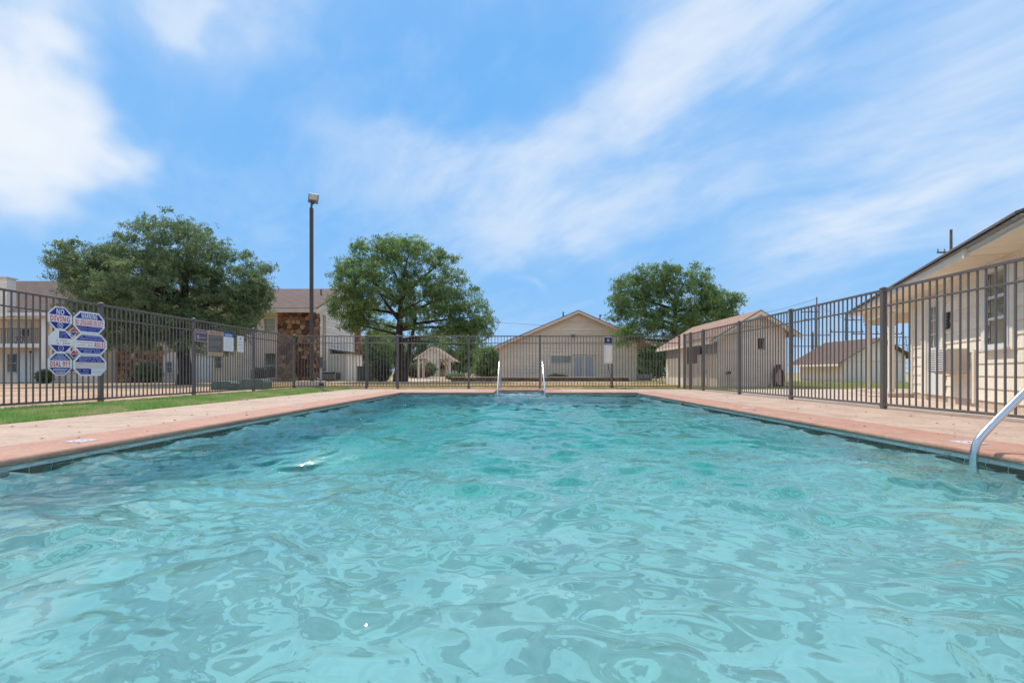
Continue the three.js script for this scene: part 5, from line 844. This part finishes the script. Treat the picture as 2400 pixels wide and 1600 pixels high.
// lobes: [photo x, photo y, half width, half height in photo pixels, depth shift in metres]; tips fill the lobes, branches reach for the tips, leaf clumps sit on the tips
function tree(name, label, { px, D, trunkR, forkPy, lobes, tips, clump, sprigs, seed, colours = GREENS, scale = 1, trunks = 1, group, lean = 0, deep = 0.85 }) {
  const bx = Xat(px, D), gy = groundY(bx, -D), o = thing(name, label, 'tree', [bx, gy - 0.05, -D], 0, group), r = rng(seed), V = (x, y, z) => new THREE.Vector3(x, y, z);
  const LB = lobes.map(([x, y, w, h, dz = 0]) => ({ c: V(Xat(x, D) - bx, Yat(y, D) - gy + 0.05, dz), r: V(w / F * D, h / F * D, w / F * D * deep) }));
  const fork = V(lean, Yat(forkPy, D) - gy, 0), nodes = [], wood = [];
  // trunk with flared foot
  const path = [V(0, 0, 0), V(lean * 0.15 + 0.03, fork.y * 0.35, 0.02), V(lean * 0.55, fork.y * 0.7, -0.03), fork.clone()];
  const rad = [trunkR * 1.55, trunkR * 1.05, trunkR * 0.95, trunkR * 0.92];
  for (let k = 0; k < 3; k++) wood.push(bar(path[k], path[k + 1], rad[k], rad[k + 1], 12));
  if (trunks > 1) { const p = V(trunkR * 2.1, fork.y * 0.9, -0.3); wood.push(bar(V(trunkR * 1.1, 0, -0.2), p, trunkR * 0.6, trunkR * 0.5, 10), bar(p, fork.clone().add(V(0.9, 1.6, -0.6)), trunkR * 0.5, trunkR * 0.3, 8)); }
  const lead = fork.clone().add(V(0.12, Math.max(0.6, (Math.max(...LB.map((l) => l.c.y)) - fork.y) * 0.55), -0.05));
  wood.push(bar(fork, lead, trunkR * 0.8, trunkR * 0.42, 9));
  const vol = LB.map((l) => l.r.x * l.r.y), total = vol.reduce((a, b) => a + b);
  const spots = [], twig = [];
  LB.forEach((l, li) => {
    // limb from the fork into the lobe
    const end = l.c.clone().add(V(0, -l.r.y * 0.15, 0)), from = fork.clone().lerp(lead, clamp((end.y - fork.y) / (lead.y - fork.y + 0.01) * 0.6 - 0.15 + 0.3 * r(), 0, 0.92)), m1 = from.clone().lerp(end, 0.38).add(V((r() - 0.5) * 0.5, 0.08 * fork.distanceTo(end) - 0.15, (r() - 0.5) * 0.5)), curve = new THREE.QuadraticBezierCurve3(from, m1, end), N = 7, own = [];
    for (let k = 0; k < N; k++) { const a = curve.getPoint(k / N), b = curve.getPoint((k + 1) / N), f = (t) => lerp(trunkR * 0.55, trunkR * 0.12, t) * clamp(0.6 + vol[li] / total * 3, 0.6, 1.1); wood.push(bar(a, b, f(k / N), f((k + 1) / N), 7)); if (k > 1) own.push({ p: b, r: f((k + 1) / N) }); }
    const n = Math.max(6, Math.round(tips * vol[li] / total)), T2 = [];
    for (let k = 0; k < n; k++) { let v; do v = V(r() * 2 - 1, r() * 2 - 1, r() * 2 - 1); while (v.lengthSq() > 1); const len = Math.max(1e-3, v.length()), want = 0.35 + 0.65 * Math.pow(r(), 0.45); v.multiplyScalar(want / len * (r() < 0.14 ? 1.05 + 0.12 * r() : 1)); T2.push(l.c.clone().add(v.multiply(l.r))); }
    T2.sort((a, b) => a.distanceTo(end) - b.distanceTo(end));
    for (const t of T2) {
      let best = own[0], bd = 1e9; for (const q of own) { const dd = q.p.distanceTo(t) + (q.p.y > t.y + 0.3 ? 0.3 : 0); if (dd < bd) { bd = dd; best = q; } }
      const mid_ = best.p.clone().lerp(t, 0.55).add(V((r() - 0.5) * 0.25 * bd, 0.1 * bd, (r() - 0.5) * 0.25 * bd)), r0 = Math.min(best.r * 0.7, 0.035 + 0.012 * bd), r1 = Math.max(0.006, r0 * 0.5);
      twig.push(bar(best.p, mid_, r0, (r0 + r1) / 2, 4), bar(mid_, t, (r0 + r1) / 2, r1, 4)); own.push({ p: mid_, r: (r0 + r1) / 2 }, { p: t, r: r1 });
      const tint = r(), size = clump * (0.7 + 0.6 * r());
      for (let s = 0; s < sprigs; s++) { const g = () => (r() + r() + r() - 1.5) * 1.15; spots.push([t.x + g() * size, t.y + g() * size * 0.62, t.z + g() * size, clamp(tint + (r() - 0.5) * 0.3, 0, 0.999)]); }
    }
  });
  mesh('trunk', wood, M.bark, o); const limbs = mesh('branches', twig, M.bark, o, { uv: false }); limbs.userData.kind = 'stuff';
  foliage('crown', spots, o, colours, scale, seed + 1);
  return o;
}
const LIVE = [[0.137, 0.219, 0.087], [0.169, 0.259, 0.101], [0.215, 0.299, 0.117], [0.111, 0.172, 0.071], [0.273, 0.352, 0.142], [0.182, 0.239, 0.107]];
tree('live_oak', 'broad dense dark green tree in front of the apartments behind the sign fence', { px: 434, D: 24.5, trunkR: 0.30, forkPy: 815, tips: 1650, clump: 0.31, sprigs: 19, seed: 101, colours: LIVE, scale: 0.95, lean: -0.15, group: 'large shade trees',
  lobes: [[395, 585, 105, 78], [470, 600, 90, 72, 0.8], [300, 625, 85, 72, -0.5], [245, 650, 60, 62, 0.6], [240, 610, 46, 42, -0.3], [200, 625, 62, 56, 0.3], [160, 620, 36, 50], [540, 650, 85, 75, -0.4], [585, 690, 52, 62, 0.5], [420, 690, 130, 80, 1.2], [310, 710, 105, 66, 0.6], [215, 695, 62, 50, -0.8], [500, 730, 100, 60, -0.5], [380, 765, 120, 45, -1], [330, 775, 90, 36, 1.2], [470, 775, 80, 36, 1.0], [250, 745, 60, 40, 0.8], [420, 800, 130, 26, -0.6], [300, 800, 70, 24, 0.4], [590, 755, 34, 50, 1.0], [568, 800, 24, 34, 1.3], [600, 700, 36, 50]] });
tree('shade_tree', 'spreading shade tree with dark forked trunk and airy top beside the white gable', { px: 935, D: 28, trunkR: 0.27, forkPy: 800, tips: 860, clump: 0.32, sprigs: 19, seed: 202, scale: 1.0, trunks: 2, group: 'large shade trees',
  lobes: [[900, 590, 75, 32], [965, 600, 70, 36, 0.8], [1030, 605, 36, 30, -0.5], [845, 640, 62, 36, 0.5], [805, 650, 30, 34, -0.4], [830, 715, 50, 50, 0.4], [900, 680, 85, 58, 1.2], [985, 690, 85, 60, -0.8], [1060, 690, 62, 52, 0.6], [1100, 735, 50, 46, -0.5], [1130, 765, 36, 28, 0.4], [865, 745, 60, 34, -1], [1010, 755, 70, 30, 0.5], [1085, 775, 52, 28, -0.8], [825, 755, 30, 28], [1112, 812, 30, 16, 1.2]] });
tree('shade_tree', 'rounded shade tree rising behind the small pool shed roof', { px: 1580, D: 28.5, trunkR: 0.24, forkPy: 800, tips: 640, clump: 0.32, sprigs: 18, seed: 303, scale: 1.0, group: 'large shade trees',
  lobes: [[1540, 650, 62, 32], [1600, 655, 62, 34, 0.6], [1475, 690, 46, 46, 0.4], [1450, 720, 26, 36, -0.4], [1530, 710, 70, 54, -0.8], [1620, 710, 66, 48, 0.8], [1680, 705, 46, 38, -0.3], [1715, 700, 24, 20], [1570, 765, 72, 34, 0.8], [1490, 765, 50, 36, 0.9], [1660, 750, 56, 34, -0.6], [1450, 795, 26, 22, 1.2], [1700, 740, 30, 28]] });
// trees and evergreens far behind
const FARG = GREENS.map((c) => c.map((v) => v * 0.95));
for (const [label, px, D, lobes, seed] of [
  ['leafy background tree between the stone corner and the shade tree', 865, 55, [[850, 825, 40, 30], [885, 810, 40, 34], [870, 850, 45, 25]], 411],
  ['tall background tree over the utility cabinet', 905, 68, [[905, 800, 36, 40], [925, 830, 36, 32], [890, 835, 30, 28]], 412],
  ['rounded light green background tree behind the picnic shelter', 985, 70, [[975, 820, 36, 28], [1010, 805, 40, 26], [950, 845, 24, 24]], 413],
  ['dark dense background tree between the picnic shelter and the beige house', 1075, 60, [[1070, 815, 40, 40], [1105, 825, 38, 40], [1085, 850, 45, 28]], 414],
  ['dark background evergreen at the corner of the beige house', 1150, 46, [[1148, 845, 26, 26], [1150, 865, 28, 20]], 415],
  ['dark background tree between the beige house and the pool shed', 1525, 44, [[1512, 825, 26, 34], [1545, 830, 30, 34], [1525, 860, 32, 22]], 416]])
  tree('background_tree', label, { px, D, trunkR: 0.2, forkPy: 868, lobes, tips: 150, clump: 0.62, sprigs: 26, seed, colours: FARG, scale: 1.9, group: 'trees far behind the pool' });
// shrubs
function shrub(name, label, px, D, w, h, seed, colours = LIVE, dens = 2600, scale = 0.7, y0 = 0) {
  const x = Xat(px, D), o = thing(name, label, 'shrub', [x, groundY(x, -D) - 0.02 + y0, -D], 0, 'shrubs round the houses'), r = rng(seed), spots = [], st = [];
  for (let k = 0; k < 9; k++) st.push(bar(new THREE.Vector3((r() - 0.5) * 0.2, 0, (r() - 0.5) * 0.2), new THREE.Vector3((r() - 0.5) * w * 0.7, h * (0.4 + 0.4 * r()), (r() - 0.5) * w * 0.7), 0.025, 0.01, 5));
  while (spots.length < dens) { const a = r() * 2 - 1, b = r() * 2 - 1, c = r() * 2 - 1, q = Math.hypot(a, b, c), lump = 0.92 + 0.22 * n3(a * 2 + seed, b * 2, c * 2); if (q > lump || q < 0.45) continue; spots.push([a * w / 2, h * 0.5 + b * h * 0.5, c * w / 2]); }
  mesh('stems', st, M.bark, o, { uv: false }); foliage('foliage', spots, o, colours, scale, seed + 5); return o;
}
shrub('round_hedge', 'clipped round green hedge under the window of the beige house', 1306, 31.2, 1.45, 0.5, 501, GREENS, 2200, 0.45);
shrub('tall_shrub', 'tall feathery grey-green shrub beside the utility cabinet', 893, 28.5, 1.3, 1.45, 502, [[0.11, 0.15, 0.075], [0.08, 0.12, 0.06], [0.14, 0.17, 0.09]], 2600, 0.65);
shrub('dark_shrub', 'dark rounded shrub against the rubble stone of the apartments', 345, 30.2, 1.6, 1.4, 503, LIVE, 2400, 0.7); shrub('dark_shrub', 'dark shrub under the lower apartment window by the stone corner', 607, 31, 1.0, 1.0, 504, LIVE, 1600, 0.6); shrub('dark_shrub', 'small dark shrub at the foot of the white apartment doors', 103, 30, 0.95, 0.95, 505, LIVE, 1600, 0.6);
shrub('flowering_shrub', 'yellowish shrub in front of the far cottage left of the shelter', 975, 48, 2.6, 1.5, 506, [[0.16, 0.17, 0.05], [0.10, 0.13, 0.05], [0.2, 0.17, 0.05]], 2200, 1.0);
shrub('dark_shrub', 'broad dark shrub filling the gap behind the left shelter posts', 992, 54, 3.2, 1.9, 508, LIVE, 3000, 1.2);
shrub('low_shrub', 'low green shrub at the end of the stone wall by the shelter', 1068, 36, 1.6, 0.55, 507, GREENS, 1400, 0.7);

// ------------------------------------------------------------------ grass
const tuft = (() => { const pos = [], r = rng(8); for (let k = 0; k < 9; k++) { const a = r() * 6.28, h = 0.03 + 0.035 * r(), x = (r() - 0.5) * 0.05, z = (r() - 0.5) * 0.05, w = 0.0022 + 0.0016 * r(), dx = Math.cos(a), dz = Math.sin(a), b = 0.012 + 0.03 * r(); pos.push(x - dz * w, 0, z + dx * w, x + dz * w, 0, z - dx * w, x + dx * b, h, z + dz * b); } const g = new THREE.BufferGeometry(); g.setAttribute('position', new THREE.Float32BufferAttribute(pos, 3)); g.computeVertexNormals(); return g; })();
function grassPatch(name, label, n, place, colours, seed, sMin, sMax) {
  const im = new THREE.InstancedMesh(tuft, M.blade, n), d = new THREE.Object3D(), c = new THREE.Color(), r = rng(seed);
  for (let i = 0; i < n; i++) { const [x, z] = place(r), k = clamp(0.45 + 1.3 * fbm2(x * 0.9, z * 0.9, 3) + (r() - 0.5) * 0.7, 0, 0.999), s = lerp(sMin, sMax, r()); d.position.set(x, groundY(x, z) - 0.004, z); d.rotation.set(0, r() * 6.28, 0); d.scale.set(s, s * (0.7 + 0.6 * r()), s); d.updateMatrix(); im.setMatrixAt(i, d.matrix); const q = colours[(k * colours.length) | 0], v = 0.75 + 0.5 * r(); c.setRGB(q[0] * v, q[1] * v, q[2] * v); im.setColorAt(i, c); }
  im.name = name; im.userData = { kind: 'stuff', label, category: 'grass' }; im.castShadow = im.receiveShadow = true; scene.add(im); return im;
}
const LUSH = [[0.25, 0.42, 0.11], [0.31, 0.48, 0.13], [0.36, 0.50, 0.15], [0.44, 0.52, 0.19], [0.54, 0.50, 0.25]], STRAW = [[0.56, 0.42, 0.21], [0.64, 0.49, 0.26], [0.46, 0.42, 0.19], [0.60, 0.44, 0.23]], MIX = [[0.30, 0.40, 0.13], [0.38, 0.45, 0.16], [0.52, 0.46, 0.21], [0.46, 0.44, 0.18]];
grassPatch('grass_strip', 'short green grass between the deck and the left fence', 52000, (r) => { const z = -(3.2 + 12.4 * Math.pow(r(), 1.25)), e = 0.10 * n2(z * 1.1, 1) + 0.05 * n2(z * 5, 4); return [lerp(-7.58 + e * 1.6 + 0.2 * r() * r(), DECK.x0 - 0.03 + 0.5 * Math.max(-0.04, e) * (r() < 0.3 ? 1 : 0), r()), z]; }, LUSH, 61, 0.8, 1.35);
grassPatch('lawn_edge', 'thin grass along the far edge of the deck', 7000, (r) => { const z = -15.34 - 1.1 * r() * r(), x = r() < 0.5 ? lerp(-7.5, -5.3, r()) : lerp(2.2, 6.8, r()); return [x, z]; }, MIX, 62, 0.8, 1.3);
grassPatch('dry_lawn', 'straw-coloured dry lawn behind the pool fence', 30000, (r) => { const z = -16.2 - 16 * Math.pow(r(), 1.4), x = lerp(-9 - (-z - 16) * 0.75, 7 + (-z - 16) * 0.02, r()); return [x, z]; }, STRAW, 63, 0.55, 1.0);
grassPatch('green_lawn', 'patchy green lawn between the sheds and the porch house', 28000, (r) => { const z = -15.6 - 17 * Math.pow(r(), 1.3); return [lerp(6.2 + (-z - 15.6) * 0.3, 13 + (-z - 15.6) * 0.9, r()), z]; }, MIX, 64, 0.6, 1.1);
// fallen leaves and grit on the deck
{
  const g = new THREE.BufferGeometry(); g.setAttribute('position', new THREE.Float32BufferAttribute([-0.012, 0, 0, 0, 0.006, 0.009, 0.014, 0.002, 0, -0.012, 0, 0, 0.014, 0.002, 0, 0, 0.005, -0.008], 3)); g.computeVertexNormals();
  const N = 150, im = new THREE.InstancedMesh(g, mat([1, 1, 1]), N), d = new THREE.Object3D(), r = rng(71), c = new THREE.Color();
  for (let i = 0; i < N; i++) { const left = r() < 0.5, z = -2.6 - 11 * Math.pow(r(), 1.3); d.position.set(left ? -3.35 - 2 * r() : 3.35 + 2 * r(), 0.0055, z); d.rotation.y = r() * 6.28; d.scale.setScalar(0.6 + 1.1 * r()); d.updateMatrix(); im.setMatrixAt(i, d.matrix); const v = r(); c.setRGB(0.06 + 0.1 * v, 0.04 + 0.05 * v, 0.03 + 0.02 * v); im.setColorAt(i, c); }
  im.name = 'leaf_litter'; im.userData = { kind: 'stuff', label: 'small dry leaf scraps scattered on the deck', category: 'leaves' }; im.castShadow = im.receiveShadow = true; scene.add(im);
}
renderer.render(scene, camera);
